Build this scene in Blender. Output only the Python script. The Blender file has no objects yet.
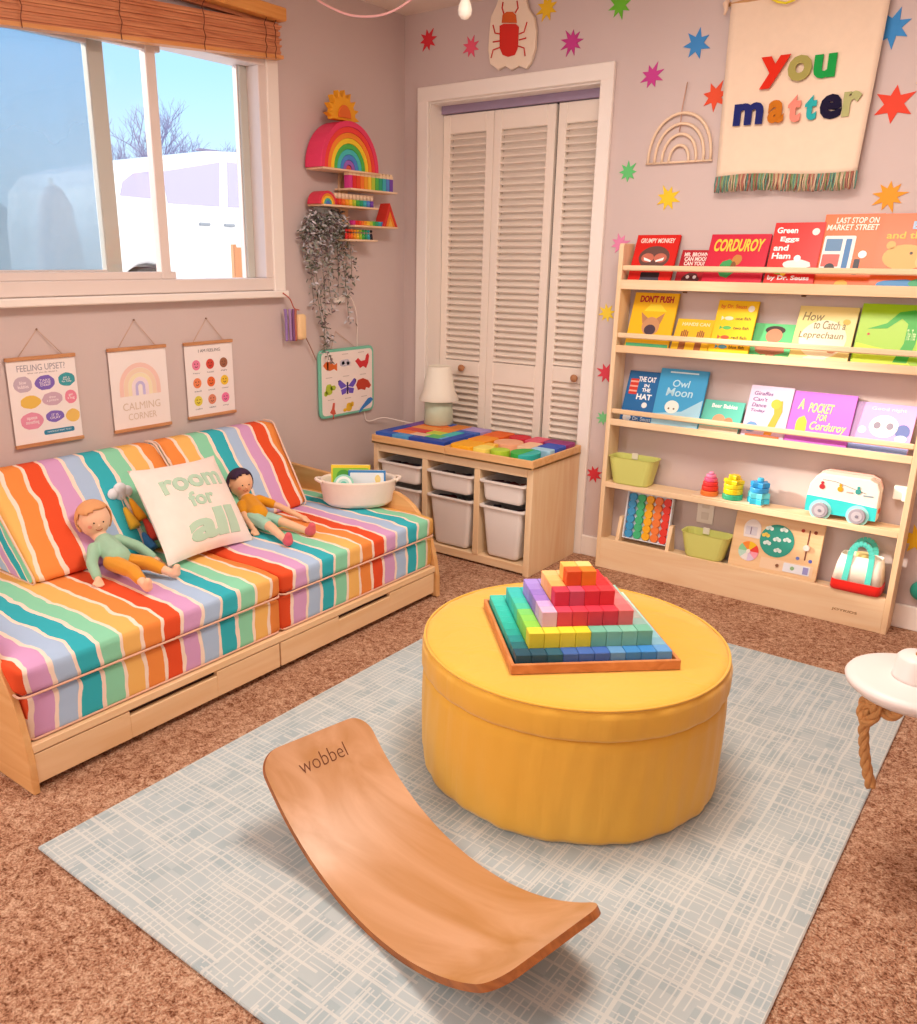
import bpy, bmesh, math, random
from mathutils import Vector, Matrix, Euler
R=math.radians; PI=math.pi
random.seed(7)
scene=bpy.context.scene
COL=scene.collection

# ------------------------------------------------------------------ camera
CAMP=(-0.6563516,0.306598,0.00989275); CAMC=Vector((2.8214113,-3.5266512,1.3338116)); FPX=851.86422; PPX=-40.758; PPY=16.446
yaw,pitch,roll=CAMP
FW=Vector((math.cos(pitch)*math.sin(yaw),math.cos(pitch)*math.cos(yaw),-math.sin(pitch)))
RR=Vector((math.cos(yaw),-math.sin(yaw),0)); UU=RR.cross(FW)
R2=RR*math.cos(roll)+UU*math.sin(roll); U2=UU*math.cos(roll)-RR*math.sin(roll)
cd=bpy.data.cameras.new('camera'); cam=bpy.data.objects.new('camera',cd); COL.objects.link(cam)
cam.matrix_world=Matrix(((R2.x,U2.x,-FW.x,CAMC.x),(R2.y,U2.y,-FW.y,CAMC.y),(R2.z,U2.z,-FW.z,CAMC.z),(0,0,0,1)))
cd.sensor_fit='AUTO'; cd.sensor_width=36; cd.lens=FPX*36/1024; cd.shift_x=-PPX/1024; cd.shift_y=PPY/1024; cd.clip_start=.05; cd.clip_end=200
scene.camera=cam
def at(x,y,ax,c):
    """the point of the plane ax=c that the photo shows at pixel (x,y)"""
    d=FW+R2*((x-458.5-PPX)/FPX)-U2*((y-512-PPY)/FPX)
    i='xyz'.index(ax); return CAMC+d*((c-CAMC[i])/d[i])

# ------------------------------------------------------------------ materials
def lin(c):
    if isinstance(c,str): c=tuple(int(c[i:i+2],16)/255 for i in (0,2,4))
    return tuple((v/12.92 if v<=.04045 else ((v+.055)/1.055)**2.4) for v in c)+(1,)
MATS={}
def mat(name,c,rough=.6,metal=0,spec=.4,bump=0,bscale=200,var=0,vscale=20,sheen=0,trans=0):
    if name in MATS: return MATS[name]
    m=bpy.data.materials.new(name); m.use_nodes=True; nt=m.node_tree; b=nt.nodes['Principled BSDF']
    b.inputs['Base Color'].default_value=lin(c); b.inputs['Roughness'].default_value=rough; b.inputs['Metallic'].default_value=metal
    b.inputs['Specular IOR Level'].default_value=spec
    if sheen: b.inputs['Sheen Weight'].default_value=sheen
    if trans: b.inputs['Transmission Weight'].default_value=trans
    tc=nt.nodes.new('ShaderNodeTexCoord')
    if var:
        n=nt.nodes.new('ShaderNodeTexNoise'); n.inputs['Scale'].default_value=vscale; n.inputs['Detail'].default_value=4
        nt.links.new(tc.outputs['Object'],n.inputs['Vector'])
        r=nt.nodes.new('ShaderNodeMapRange'); r.inputs['To Min'].default_value=1-var; r.inputs['To Max'].default_value=1+var
        nt.links.new(n.outputs['Fac'],r.inputs['Value'])
        h=nt.nodes.new('ShaderNodeHueSaturation'); h.inputs['Color'].default_value=lin(c); nt.links.new(r.outputs[0],h.inputs['Value'])
        nt.links.new(h.outputs[0],b.inputs['Base Color'])
    if bump:
        n=nt.nodes.new('ShaderNodeTexNoise'); n.inputs['Scale'].default_value=bscale; n.inputs['Detail'].default_value=3
        nt.links.new(tc.outputs['Object'],n.inputs['Vector'])
        bp=nt.nodes.new('ShaderNodeBump'); bp.inputs['Strength'].default_value=bump; bp.inputs['Distance'].default_value=.003
        nt.links.new(n.outputs['Fac'],bp.inputs['Height']); nt.links.new(bp.outputs[0],b.inputs['Normal'])
    MATS[name]=m; return m
def P(c,rough=.55):   # plain paint of one colour
    return mat('paint_'+c,c,rough)
def fab(c): return mat('cloth_'+c,c,.9,spec=.15,bump=.25,bscale=500,var=.05,vscale=30,sheen=.2)
def wood(name,c1,c2,axis='x',scale=1.,rough=.5):
    if name in MATS: return MATS[name]
    m=bpy.data.materials.new(name); m.use_nodes=True; nt=m.node_tree; b=nt.nodes['Principled BSDF']
    tc=nt.nodes.new('ShaderNodeTexCoord'); mp=nt.nodes.new('ShaderNodeMapping')
    s=[14*scale]*3; s['xyz'.index(axis)]=1.2*scale; mp.inputs['Scale'].default_value=s
    nt.links.new(tc.outputs['Object'],mp.inputs['Vector'])
    n=nt.nodes.new('ShaderNodeTexNoise'); n.inputs['Scale'].default_value=1; n.inputs['Detail'].default_value=6; n.inputs['Distortion'].default_value=1.6
    nt.links.new(mp.outputs[0],n.inputs['Vector'])
    r=nt.nodes.new('ShaderNodeValToRGB'); r.color_ramp.elements[0].position=.3; r.color_ramp.elements[1].position=.7
    r.color_ramp.elements[0].color=lin(c2); r.color_ramp.elements[1].color=lin(c1)
    nt.links.new(n.outputs['Fac'],r.inputs[0]); nt.links.new(r.outputs[0],b.inputs['Base Color']); b.inputs['Roughness'].default_value=rough
    b.inputs['Specular IOR Level'].default_value=.35
    MATS[name]=m; return m
PINE_X=wood('pine_x','F8DDB8','EDC698','x'); PINE_Y=wood('pine_y','F8DDB8','EDC698','y'); PINE_Z=wood('pine_z','F8DDB8','EDC698','z')
BIRCH_Y=wood('birch_y','F6D5AC','EBC292','y'); BIRCH_X=wood('birch_x','E8B87E','D99F62','x')
BEECH=wood('beech_board','CFA07A','B5824F','x',.55,.3); BEECH_D=wood('beech_edge','B06A34','8F5228','x',3)
TRAYW=wood('tray_wood','D89058','C47A45','x',1.5)
WHITE=mat('white_trim','F8EEE6',.45); DOORW=mat('door_white','F8EADD',.5)

def nodes(name):
    m=bpy.data.materials.new(name); m.use_nodes=True; nt=m.node_tree; MATS[name]=m
    return m,nt,nt.nodes['Principled BSDF']
class NG:
    def __init__(s,nt): s.nt=nt
    def math(s,op,a,b=None,c=None):
        n=s.nt.nodes.new('ShaderNodeMath'); n.operation=op
        for i,v in enumerate((a,b,c)):
            if v is None: continue
            if isinstance(v,(int,float)): n.inputs[i].default_value=v
            else: s.nt.links.new(v,n.inputs[i])
        return n.outputs[0]
    def noise(s,vec,scale,detail=3,dist=0):
        n=s.nt.nodes.new('ShaderNodeTexNoise'); n.inputs['Scale'].default_value=scale; n.inputs['Detail'].default_value=detail; n.inputs['Distortion'].default_value=dist
        s.nt.links.new(vec,n.inputs['Vector']); return n.outputs['Fac']
    def comb(s,x,y,z):
        n=s.nt.nodes.new('ShaderNodeCombineXYZ')
        for i,v in enumerate((x,y,z)):
            if isinstance(v,(int,float)): n.inputs[i].default_value=v
            else: s.nt.links.new(v,n.inputs[i])
        return n.outputs[0]
    def pos(s):
        n=s.nt.nodes.new('ShaderNodeTexCoord'); sp=s.nt.nodes.new('ShaderNodeSeparateXYZ'); s.nt.links.new(n.outputs['Object'],sp.inputs[0])
        return n.outputs['Object'],sp.outputs[0],sp.outputs[1],sp.outputs[2]
    def mix(s,f,a,b):
        n=s.nt.nodes.new('ShaderNodeMix'); n.data_type='RGBA'
        for i,v in ((0,f),(6,a),(7,b)):
            if isinstance(v,(int,float)): n.inputs[i].default_value=v
            elif isinstance(v,(tuple,str)): n.inputs[i].default_value=lin(v) if isinstance(v,str) else v
            else: s.nt.links.new(v,n.inputs[i])
        return n.outputs[2]
    def bump(s,h,b,st=.5,d=.003):
        n=s.nt.nodes.new('ShaderNodeBump'); n.inputs['Strength'].default_value=st; n.inputs['Distance'].default_value=d
        s.nt.links.new(h,n.inputs['Height']); s.nt.links.new(n.outputs[0],b.inputs['Normal'])

STR=dict(red='E65630',lav='D8A4D0',lbl='B0C8E6',teal='3AB4C2',mint='90D8B4',yel='F4BE6C',ora='F0924A')
CREAM='FBE3D2'
ORDER=['red','lav','lbl','teal','mint','yel','ora']
def stripes(name,anchor,spacing,order=ORDER,shear=0.,zref=.66,side=False):
    """stripes across y; the first colour of order is centred on y=anchor"""
    m,nt,b=nodes(name); g=NG(nt); v,x,y,z=g.pos()
    n1=g.noise(g.comb(g.math('MULTIPLY',x,1.0),g.math('MULTIPLY',y,.45),g.math('MULTIPLY',z,.8)),7,1)
    n2=g.noise(g.comb(g.math('MULTIPLY',x,3.0),g.math('MULTIPLY',y,5.),g.math('MULTIPLY',z,3.)),5,2)
    w=g.math('ADD',g.math('MULTIPLY',g.math('SUBTRACT',n1,.5),.042),g.math('MULTIPLY',g.math('SUBTRACT',n2,.5),.016))
    yy=g.math('ADD',g.math('ADD',g.math('MULTIPLY',x,.73),g.math('MULTIPLY',z,.68)) if side else y,w)
    if shear: yy=g.math('ADD',yy,g.math('MULTIPLY',g.math('SUBTRACT',zref,z),shear))
    per=spacing*len(order)
    f=g.math('FRACT',g.math('ADD',g.math('DIVIDE',g.math('SUBTRACT',yy,anchor-spacing*.5),per),20.0))
    r=nt.nodes.new('ShaderNodeValToRGB'); r.color_ramp.interpolation='CONSTANT'
    el=r.color_ramp.elements; k=1/len(order)
    el[0].position=0; el[0].color=lin(CREAM); el[1].position=.07*k; el[1].color=lin(STR[order[0]])
    for i,c in enumerate(order):
        if i:
            e=el.new(i*k+.07*k); e.color=lin(STR[c])
        e=el.new(i*k+.89*k); e.color=lin(CREAM)
    nt.links.new(f,r.inputs[0])
    nt.links.new(r.outputs[0],b.inputs['Base Color']); b.inputs['Roughness'].default_value=.85; b.inputs['Specular IOR Level'].default_value=.15
    h=g.math('ADD',g.noise(v,9,2),g.math('MULTIPLY',g.noise(v,600,1),.05)); g.bump(h,b,.5,.012)
    return m
def wall_mat(name,c):
    m,nt,b=nodes(name); g=NG(nt); v,x,y,z=g.pos()
    f=g.noise(v,1.5,3); nt.links.new(g.mix(f,tuple(q*.97 for q in lin(c)[:3])+(1,),tuple(q*1.03 for q in lin(c)[:3])+(1,)),b.inputs['Base Color'])
    b.inputs['Roughness'].default_value=.7; g.bump(g.noise(v,90,3),b,.15,.002); return m
WALL=wall_mat('wall_paint','D3C0BC'); CEIL=wall_mat('ceiling_paint','F2E2D6')
def carpet_mat():
    m,nt,b=nodes('carpet_pile'); g=NG(nt); v,x,y,z=g.pos()
    a=g.noise(v,190,3,.6); c=g.noise(v,55,3,.8); d=g.noise(v,6,2)
    f=g.math('ADD',g.math('ADD',g.math('MULTIPLY',a,.6),g.math('MULTIPLY',c,.5)),g.math('MULTIPLY',d,.15))
    r=nt.nodes.new('ShaderNodeValToRGB'); el=r.color_ramp.elements
    el[0].position=.47; el[0].color=lin('7A4A34'); el[1].position=.77; el[1].color=lin('EDC6A8')
    e=el.new(.6); e.color=lin('C08C6E')
    nt.links.new(f,r.inputs[0]); nt.links.new(r.outputs[0],b.inputs['Base Color']); b.inputs['Roughness'].default_value=.95; b.inputs['Specular IOR Level'].default_value=.05
    g.bump(f,b,1.,.02); return m
def rug_mat():
    m,nt,b=nodes('rug_weave'); g=NG(nt); v,x,y,z=g.pos()
    xs=g.math('ADD',x,g.math('MULTIPLY',g.math('SUBTRACT',g.noise(v,5,1),.5),.012)); ys=g.math('ADD',y,g.math('MULTIPLY',g.math('SUBTRACT',g.noise(v,6,1),.5),.012))
    def lines(u,w,su,sw,thr,wd,seed):
        un=g.math('DIVIDE',u,su); cell=g.math('FLOOR',un); fr=g.math('FRACT',g.math('ADD',un,50))
        wn=nt.nodes.new('ShaderNodeTexWhiteNoise'); wn.noise_dimensions='3D'
        nt.links.new(g.comb(cell,g.math('FLOOR',g.math('DIVIDE',w,sw)),seed),wn.inputs['Vector'])
        return g.math('MULTIPLY',g.math('LESS_THAN',fr,wd),g.math('GREATER_THAN',wn.outputs['Value'],thr))
    L=g.math('MAXIMUM',g.math('MAXIMUM',lines(xs,ys,.0155,.08,.32,.20,1.),lines(ys,xs,.0155,.08,.32,.20,2.)),g.math('MAXIMUM',lines(xs,ys,.047,.16,.4,.13,3.),lines(ys,xs,.051,.17,.4,.13,4.)))
    base=g.mix(g.noise(v,14,3),'9DB4C0','B9C9CE'); base=g.mix(g.math('MULTIPLY',g.noise(v,2.2,2),.5),base,'C4B9A8')
    wn=nt.nodes.new('ShaderNodeTexWhiteNoise'); wn.noise_dimensions='3D'; nt.links.new(g.comb(g.math('FLOOR',g.math('DIVIDE',xs,.037)),g.math('FLOOR',g.math('DIVIDE',ys,.037)),0.),wn.inputs['Vector'])
    base=g.mix(g.math('MULTIPLY',g.math('GREATER_THAN',wn.outputs['Value'],.72),.28),base,'8199A4')
    nt.links.new(g.mix(g.math('MULTIPLY',L,.5),base,'E0DED6'),b.inputs['Base Color']); b.inputs['Roughness'].default_value=.9; b.inputs['Specular IOR Level'].default_value=.1
    g.bump(g.math('ADD',L,g.noise(v,400,2)),b,.3,.002); return m

# ------------------------------------------------------------------ mesh builder
class MB:
    def __init__(s): s.v=[]; s.f=[]; s.mi=[]; s.mats=[]; s.sm=[]
    def m(s,mt):
        if mt not in s.mats: s.mats.append(mt)
        return s.mats.index(mt)
    def add(s,vs,fs,mt,M=None,smooth=False):
        o=len(s.v); s.v+=[(M@Vector(v)) if M else Vector(v) for v in vs]; k=s.m(mt)
        for f in fs: s.f.append([i+o for i in f]); s.mi.append(k); s.sm.append(smooth)
        return s
    def bm(s,b,mt,M=None,smooth=False):
        b.verts.ensure_lookup_table(); b.verts.index_update()
        s.add([v.co.copy() for v in b.verts],[[v.index for v in f.verts] for f in b.faces],mt,M,smooth); b.free(); return s
    def box(s,x0,x1,y0,y1,z0,z1,mt,bev=0.002,M=None,seg=1,smooth=False):
        b=bmesh.new(); bmesh.ops.create_cube(b,size=1)
        for v in b.verts: v.co=Vector(((x0+x1)/2+v.co.x*(x1-x0),(y0+y1)/2+v.co.y*(y1-y0),(z0+z1)/2+v.co.z*(z1-z0)))
        if bev: bmesh.ops.bevel(b,geom=b.edges[:],offset=min(bev,.49*min(abs(x1-x0),abs(y1-y0),abs(z1-z0))),segments=seg,profile=.5,affect='EDGES')
        return s.bm(b,mt,M,smooth)
    def prism(s,pts,d0,d1,mt,M=None,bev=0,seg=1,smooth=False):
        """outline pts in local xy extruded along z from d0 to d1"""
        b=bmesh.new(); vs=[b.verts.new((p[0],p[1],d0)) for p in pts]; f=b.faces.new(vs)
        r=bmesh.ops.extrude_face_region(b,geom=[f]); 
        for v in [g for g in r['geom'] if isinstance(g,bmesh.types.BMVert)]: v.co.z=d1
        bmesh.ops.recalc_face_normals(b,faces=b.faces[:])
        if bev:
            es=[e for e in b.edges if abs(e.verts[0].co.z-e.verts[1].co.z)<1e-7]
            bmesh.ops.bevel(b,geom=es,offset=bev,segments=seg,profile=.5,affect='EDGES')
        return s.bm(b,mt,M,smooth)
    def lathe(s,prof,mt,M=None,n=32,sx=1,sy=1,smooth=True,cap=True):
        vs=[];fs=[]
        for r,z in prof:
            for i in range(n): a=2*PI*i/n; vs.append((r*math.cos(a)*sx,r*math.sin(a)*sy,z))
        for j in range(len(prof)-1):
            for i in range(n): fs.append([j*n+i,j*n+(i+1)%n,(j+1)*n+(i+1)%n,(j+1)*n+i])
        if cap:
            if prof[0][0]>1e-6: fs.append(list(range(n))[::-1])
            if prof[-1][0]>1e-6: fs.append([(len(prof)-1)*n+i for i in range(n)])
        return s.add(vs,fs,mt,M,smooth)
    def tube(s,path,r,mt,n=8,M=None,closed=False,smooth=True):
        pts=[Vector(p) for p in path]; N=len(pts); vs=[];fs=[]
        rs=r if isinstance(r,(list,tuple)) else [r]*N
        up=None
        for i,p in enumerate(pts):
            a=pts[(i-1)%N] if (closed or i>0) else p; c=pts[(i+1)%N] if (closed or i<N-1) else p
            t=(c-a).normalized()
            if up is None: up=t.orthogonal().normalized()
            up=(up-t*up.dot(t)); up=up.normalized() if up.length>1e-6 else t.orthogonal().normalized()
            w=t.cross(up)
            for k in range(n): q=2*PI*k/n; vs.append(p+(up*math.cos(q)+w*math.sin(q))*rs[i])
        for i in range(N if closed else N-1):
            j=(i+1)%N
            for k in range(n): fs.append([i*n+k,i*n+(k+1)%n,j*n+(k+1)%n,j*n+k])
        if not closed: fs.append(list(range(n))[::-1]); fs.append([(N-1)*n+k for k in range(n)])
        return s.add(vs,fs,mt,M,smooth)
    def ell(s,c,r,mt,M=None,n=16,rot=None):
        b=bmesh.new(); bmesh.ops.create_uvsphere(b,u_segments=n,v_segments=max(6,n//2+2),radius=1)
        if not isinstance(r,(list,tuple)): r=(r,r,r)
        X=Matrix.Translation(c)@(rot.to_matrix().to_4x4() if rot else Matrix())@Matrix.Diagonal((r[0],r[1],r[2],1))
        for v in b.verts: v.co=X@v.co
        return s.bm(b,mt,M,True)
    def text(s,body,mt,x0,x1,y0,y1,M=None,z=0,ext=.0006,off=0.,fn=None,shear=0,sub=0):
        """writing fitted into the rectangle x0..x1,y0..y1 of the local xy plane"""
        c=bpy.data.curves.new('t','FONT'); c.body=body; c.extrude=ext; c.offset=off; c.align_x='CENTER'; c.size=1; c.shear=shear; c.resolution_u=3; c.space_line=.85
        c.extrude=0 if not ext else 1e-3
        o=bpy.data.objects.new('t',c); me=bpy.data.meshes.new_from_object(o)
        bpy.data.objects.remove(o); bpy.data.curves.remove(c)
        if not me.vertices: return s
        vs=[v.co.copy() for v in me.vertices]; fs=[list(p.vertices) for p in me.polygons]; bpy.data.meshes.remove(me)
        ax=min(v.x for v in vs); bx=max(v.x for v in vs); ay=min(v.y for v in vs); by=max(v.y for v in vs)
        for v in vs:
            v.x=x0+(v.x-ax)/(bx-ax)*(x1-x0); v.y=y0+(v.y-ay)/(by-ay)*(y1-y0); v.z=z+(ext if v.z>0 else -ext)
        if sub:
            b=bmesh.new(); bv=[b.verts.new(v) for v in vs]
            for f in fs:
                try: b.faces.new([bv[i] for i in f])
                except ValueError: pass
            for _ in range(3):
                es=[e for e in b.edges if e.calc_length()>sub]
                if not es: break
                bmesh.ops.subdivide_edges(b,edges=es,cuts=1); bmesh.ops.triangulate(b,faces=[f for f in b.faces if len(f.verts)>4])
            b.verts.index_update(); vs=[v.co.copy() for v in b.verts]; fs=[[v.index for v in f.verts] for f in b.faces]; b.free()
        if fn: vs=[fn(v) for v in vs]
        return s.add(vs,fs,mt,M)
def obj(name,mb,parent=None,label=None,sub=0,recalc=True,auto=False):
    me=bpy.data.meshes.new(name); me.from_pydata([tuple(v) for v in mb.v],[],mb.f)
    for m_ in mb.mats: me.materials.append(m_)
    for p,k,sm in zip(me.polygons,mb.mi,mb.sm): p.material_index=k; p.use_smooth=sm
    if recalc:
        b=bmesh.new(); b.from_mesh(me); bmesh.ops.recalc_face_normals(b,faces=b.faces[:]); b.to_mesh(me); b.free()
    o=bpy.data.objects.new(name,me); COL.objects.link(o)
    if parent is not None:
        o.parent=parent
        if parent.type=='EMPTY': o.matrix_parent_inverse=Matrix.Translation(parent.location).inverted()
    if label: o['label']=label
    if sub:
        s=o.modifiers.new('sub','SUBSURF'); s.levels=sub; s.render_levels=sub
    return o
def tag(o,label,cat,group=None):
    o['label']=label; o['category']=cat
    if group: o['group']=group
    return o
def thing(name,label,cat,loc=(0,0,0),group=None):
    o=bpy.data.objects.new(name,None); COL.objects.link(o); o.location=loc; o.empty_display_size=.05
    return tag(o,label,cat,group)
def struct(name,mb,parent=None):
    o=obj(name,mb,parent)
    if parent is None: o['kind']='structure'
    return o
def sroot(name,loc=(0,0,0)):
    o=bpy.data.objects.new(name,None); COL.objects.link(o); o.location=loc; o['kind']='structure'; return o
def copy_tree(o,parent=None):
    c=o.copy(); COL.objects.link(c)
    if parent is not None: c.parent=parent
    for ch in list(o.children): copy_tree(ch,c)
    return c
def plane_y(x,y,z):   # local xy -> wall facing -y at (x,y,z): local x->+x, local y->+z, local z->-y
    return Matrix(((1,0,0,x),(0,0,-1,y),(0,1,0,z),(0,0,0,1)))
def plane_x(x,y,z):   # wall facing +x: local x->+y, local y->+z, local z->+x
    return Matrix(((0,0,1,x),(1,0,0,y),(0,1,0,z),(0,0,0,1)))
def circ(cx,cy,r,n=20,ry=None): return [(cx+r*math.cos(2*PI*i/n),cy+(ry or r)*math.sin(2*PI*i/n)) for i in range(n)]
def rrect(x0,x1,y0,y1,r,n=4):
    o=[]
    for cx,cy,a0 in ((x1-r,y1-r,0),(x0+r,y1-r,90),(x0+r,y0+r,180),(x1-r,y0+r,270)):
        for i in range(n+1): a=R(a0+90*i/n); o.append((cx+r*math.cos(a),cy+r*math.sin(a)))
    return o
def arc(cx,cy,r0,r1,a0=0,a1=180,n=16):
    return [(cx+r1*math.cos(R(a0+(a1-a0)*i/n)),cy+r1*math.sin(R(a0+(a1-a0)*i/n))) for i in range(n+1)]+[(cx+r0*math.cos(R(a1-(a1-a0)*i/n)),cy+r0*math.sin(R(a1-(a1-a0)*i/n))) for i in range(n+1)]
def blobpts(cx,cy,rx,ry,n=14,j=.12,seed=1):
    rg=random.Random(seed); return [(cx+rx*(1+rg.uniform(-j,j))*math.cos(2*PI*i/n),cy+ry*(1+rg.uniform(-j,j))*math.sin(2*PI*i/n)) for i in range(n)]

# ================================================================== ROOM
H=2.414; RX=4.1; RY=-4.9
mb=MB(); mb.box(-.02,RX+.1,RY-.1,.25,-.06,0,carpet_mat(),0); struct('floor',mb)
mb=MB(); mb.box(-.15,RX+.1,RY-.1,.3,H,H+.08,CEIL,0); struct('ceiling',mb)
# window hole in the left wall
WY0,WY1,WZ0,WZ1=-2.75,-.90,1.20,2.10
mb=MB()
mb.box(-.14,0,WY1,.12,0,H,WALL,0); mb.box(-.14,0,RY,WY0,0,H,WALL,0)
mb.box(-.14,0,WY0,WY1,0,WZ0,WALL,0); mb.box(-.14,0,WY0,WY1,WZ1,H,WALL,0)
struct('wall_left',mb)
# back wall with closet opening
CX0,CX1,CZ=.150,1.042,2.04
mb=MB(); mb.box(-.14,CX0,0,.12,0,H,WALL,0); mb.box(CX1,RX+.1,0,.12,0,H,WALL,0); mb.box(CX0,CX1,0,.12,CZ,H,WALL,0)
struct('wall_back',mb)
mb=MB(); mb.box(RX,RX+.1,RY,0,0,H,WALL,0); struct('wall_right',mb)
mb=MB(); mb.box(-.14,RX+.1,RY-.1,RY,0,H,WALL,0); struct('wall_front',mb)
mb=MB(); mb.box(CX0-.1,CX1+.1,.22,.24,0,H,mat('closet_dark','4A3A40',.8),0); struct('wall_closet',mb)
# baseboards
mb=MB(); mb.box(1.094,RX,-.014,0,0,.095,WHITE,.003); struct('baseboard_back',mb)
mb=MB(); mb.box(0,.014,RY,0,0,.095,WHITE,.003); struct('baseboard_left',mb)
# closet casing and jamb
mb=MB(); mb.box(.092,.155,-.02,0,0,2.04,WHITE,.003); mb.box(1.037,1.096,-.02,0,0,2.04,WHITE,.003); mb.box(.092,1.096,-.021,0,2.035,2.10,WHITE,.003)
mb.box(.1505,.158,.0005,.12,0,2.0385,WHITE,.0); mb.box(1.034,1.0415,.0005,.12,0,2.0385,WHITE,.0)
struct('trim_1',mb)
mb=MB(); mb.box(.158,1.034,0,.084,2.028,2.0392,WHITE,0); mb.box(.158,1.034,.085,.118,1.993,2.0395,mat('track_mauve','A08CA6',.6),.001); struct('trim_2',mb)
# louvred closet doors
LOUV=DOORW
def louver_door(n,x0,x1,zm0,zm1,y=.10,knobx=None,knobz=0.80):
    t=sroot('door_%d'%n,((x0+x1)/2,y,0)); st=.042
    m=MB(); z0,z1=.02,1.99
    m.box(x0,x0+st,y,y+.028,z0,z1,DOORW,.003); m.box(x1-st,x1,y,y+.028,z0,z1,DOORW,.003)
    m.box(x0+st,x1-st,y,y+.028,z1-.085,z1,DOORW,.003); m.box(x0+st,x1-st,y,y+.028,zm0,zm1,DOORW,.003); m.box(x0+st,x1-st,y,y+.028,z0,z0+.12,DOORW,.003)
    obj('door_frame',m,t)
    m=MB()
    for a,b in ((z0+.12,zm0),(zm1,z1-.085)):
        k=int((b-a)/.030); p=(b-a)/k
        for i in range(k):
            zc=a+(i+.5)*p
            M=Matrix.Translation((0,y+.013,zc))@Matrix.Rotation(R(33),4,'X')
            m.box(x0+st-.002,x1-st+.002,-.017,.017,-.0035,.0035,LOUV,.001,M)
        m.box(x0+st,x1-st,y+.027,y+.029,a,b,DOORW,0)
    obj('louvre_slats',m,t)
    if knobx:
        m=MB(); M=Matrix.Translation((knobx,y,knobz))@Matrix.Rotation(R(90),4,'X')
        m.lathe([(.007,0),(.007,.012),(.016,.018),(.018,.028),(.012,.036),(0,.038)],wood('knob_wood','C98F68','B0774F','z'),M,16); obj('knob',m,t,'round wooden knob')
louver_door(1,.160,.448,.765,.840,knobx=.315,knobz=.805)
louver_door(2,.450,.772,.74,.845)
louver_door(3,.786,1.034,.783,.855,knobx=.955,knobz=.81)
# window
wr=sroot('window_1',(0,-1.8,1.2))
VIN=mat('vinyl_frame','E9DAD3',.4)
m=MB()
m.box(-.10,.012,WY0,WY1,1.20,1.25,VIN,.003); m.box(-.10,.012,WY0,WY1,2.06,2.10,VIN,.003)
m.box(-.10,.012,-.945,WY1,1.25,2.06,VIN,.003); m.box(-.10,.012,WY0,WY0+.045,1.25,2.06,VIN,.003)
obj('frame',m,wr)
m=MB(); m.box(0,.02,WY1-.005,-.842,1.195,2.14,WHITE,.003); m.box(0,.02,WY0-.06,WY0+.005,1.195,2.14,WHITE,.003); m.box(0,.02,WY0-.06,-.842,2.085,2.15,WHITE,.003); obj('casing',m,wr)
m=MB()   # fixed sash
for a,b,c,d in ((-2.70,-1.385,1.25,1.278),(-2.70,-1.385,2.03,2.06)): m.box(-.045,-.015,a,b,c,d,VIN,.003)
m.box(-.045,-.015,-2.70,-2.66,1.25,2.06,VIN,.003); m.box(-.05,-.012,-1.452,-1.410,1.25,2.06,VIN,.003); obj('sash',m,wr)
m=MB()   # sliding sash pushed open behind it
GR=mat('sash_grey','C9C6BC',.5)
for c,d in ((1.252,1.285),(2.02,2.058)): m.box(-.09,-.06,-2.70,-1.60,c,d,VIN,.003)
m.box(-.092,-.058,-1.655,-1.59,1.252,2.058,GR,.004); m.box(-.09,-.06,-2.70,-2.66,1.252,2.058,VIN,.003); obj('sash',m,wr)
def glass_mat(name,haze,tint='FFFFFF'):
    m,nt,b=nodes(name); g=NG(nt); v,x,y,z=g.pos()
    nt.nodes.remove(b); out=nt.nodes['Material Output']
    tr=nt.nodes.new('ShaderNodeBsdfTransparent'); tr.inputs[0].default_value=lin(tint)
    gl=nt.nodes.new('ShaderNodeBsdfGlossy'); gl.inputs['Roughness'].default_value=.03
    mx=nt.nodes.new('ShaderNodeMixShader'); mx.inputs[0].default_value=.04; nt.links.new(tr.outputs[0],mx.inputs[1]); nt.links.new(gl.outputs[0],mx.inputs[2]); last=mx
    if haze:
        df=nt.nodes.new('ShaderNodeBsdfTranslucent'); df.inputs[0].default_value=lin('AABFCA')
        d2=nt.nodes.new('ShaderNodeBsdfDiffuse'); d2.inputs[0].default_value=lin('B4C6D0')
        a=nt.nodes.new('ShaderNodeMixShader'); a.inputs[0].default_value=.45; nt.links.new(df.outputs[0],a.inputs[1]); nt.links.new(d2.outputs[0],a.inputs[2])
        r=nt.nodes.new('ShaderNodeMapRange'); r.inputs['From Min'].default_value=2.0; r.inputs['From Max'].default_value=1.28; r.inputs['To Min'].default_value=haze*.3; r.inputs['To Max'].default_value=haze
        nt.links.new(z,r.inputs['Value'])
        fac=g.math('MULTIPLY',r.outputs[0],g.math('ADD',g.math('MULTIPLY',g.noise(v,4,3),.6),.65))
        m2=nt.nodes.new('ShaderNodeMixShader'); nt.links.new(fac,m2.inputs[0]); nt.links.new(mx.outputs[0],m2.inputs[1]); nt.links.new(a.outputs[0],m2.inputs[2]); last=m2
    nt.links.new(last.outputs[0],out.inputs[0]); return m
m=MB(); m.box(-.098,-.055,-.985,-.945,1.25,2.06,GR,.003); m.box(-.085,-.065,-.990,-.985,1.25,2.06,VIN,.001); obj('track',m,wr)
m=MB(); m.box(-.031,-.029,-2.66,-1.45,1.278,2.03,glass_mat('clear_glass',0),0); obj('pane',m,wr)
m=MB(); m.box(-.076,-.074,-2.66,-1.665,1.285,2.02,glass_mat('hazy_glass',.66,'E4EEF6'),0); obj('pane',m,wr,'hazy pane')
m=MB(); m.box(-.10,.05,WY0-.07,-.852,1.170,1.198,WHITE,.004); obj('sill',m,wr)
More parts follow.
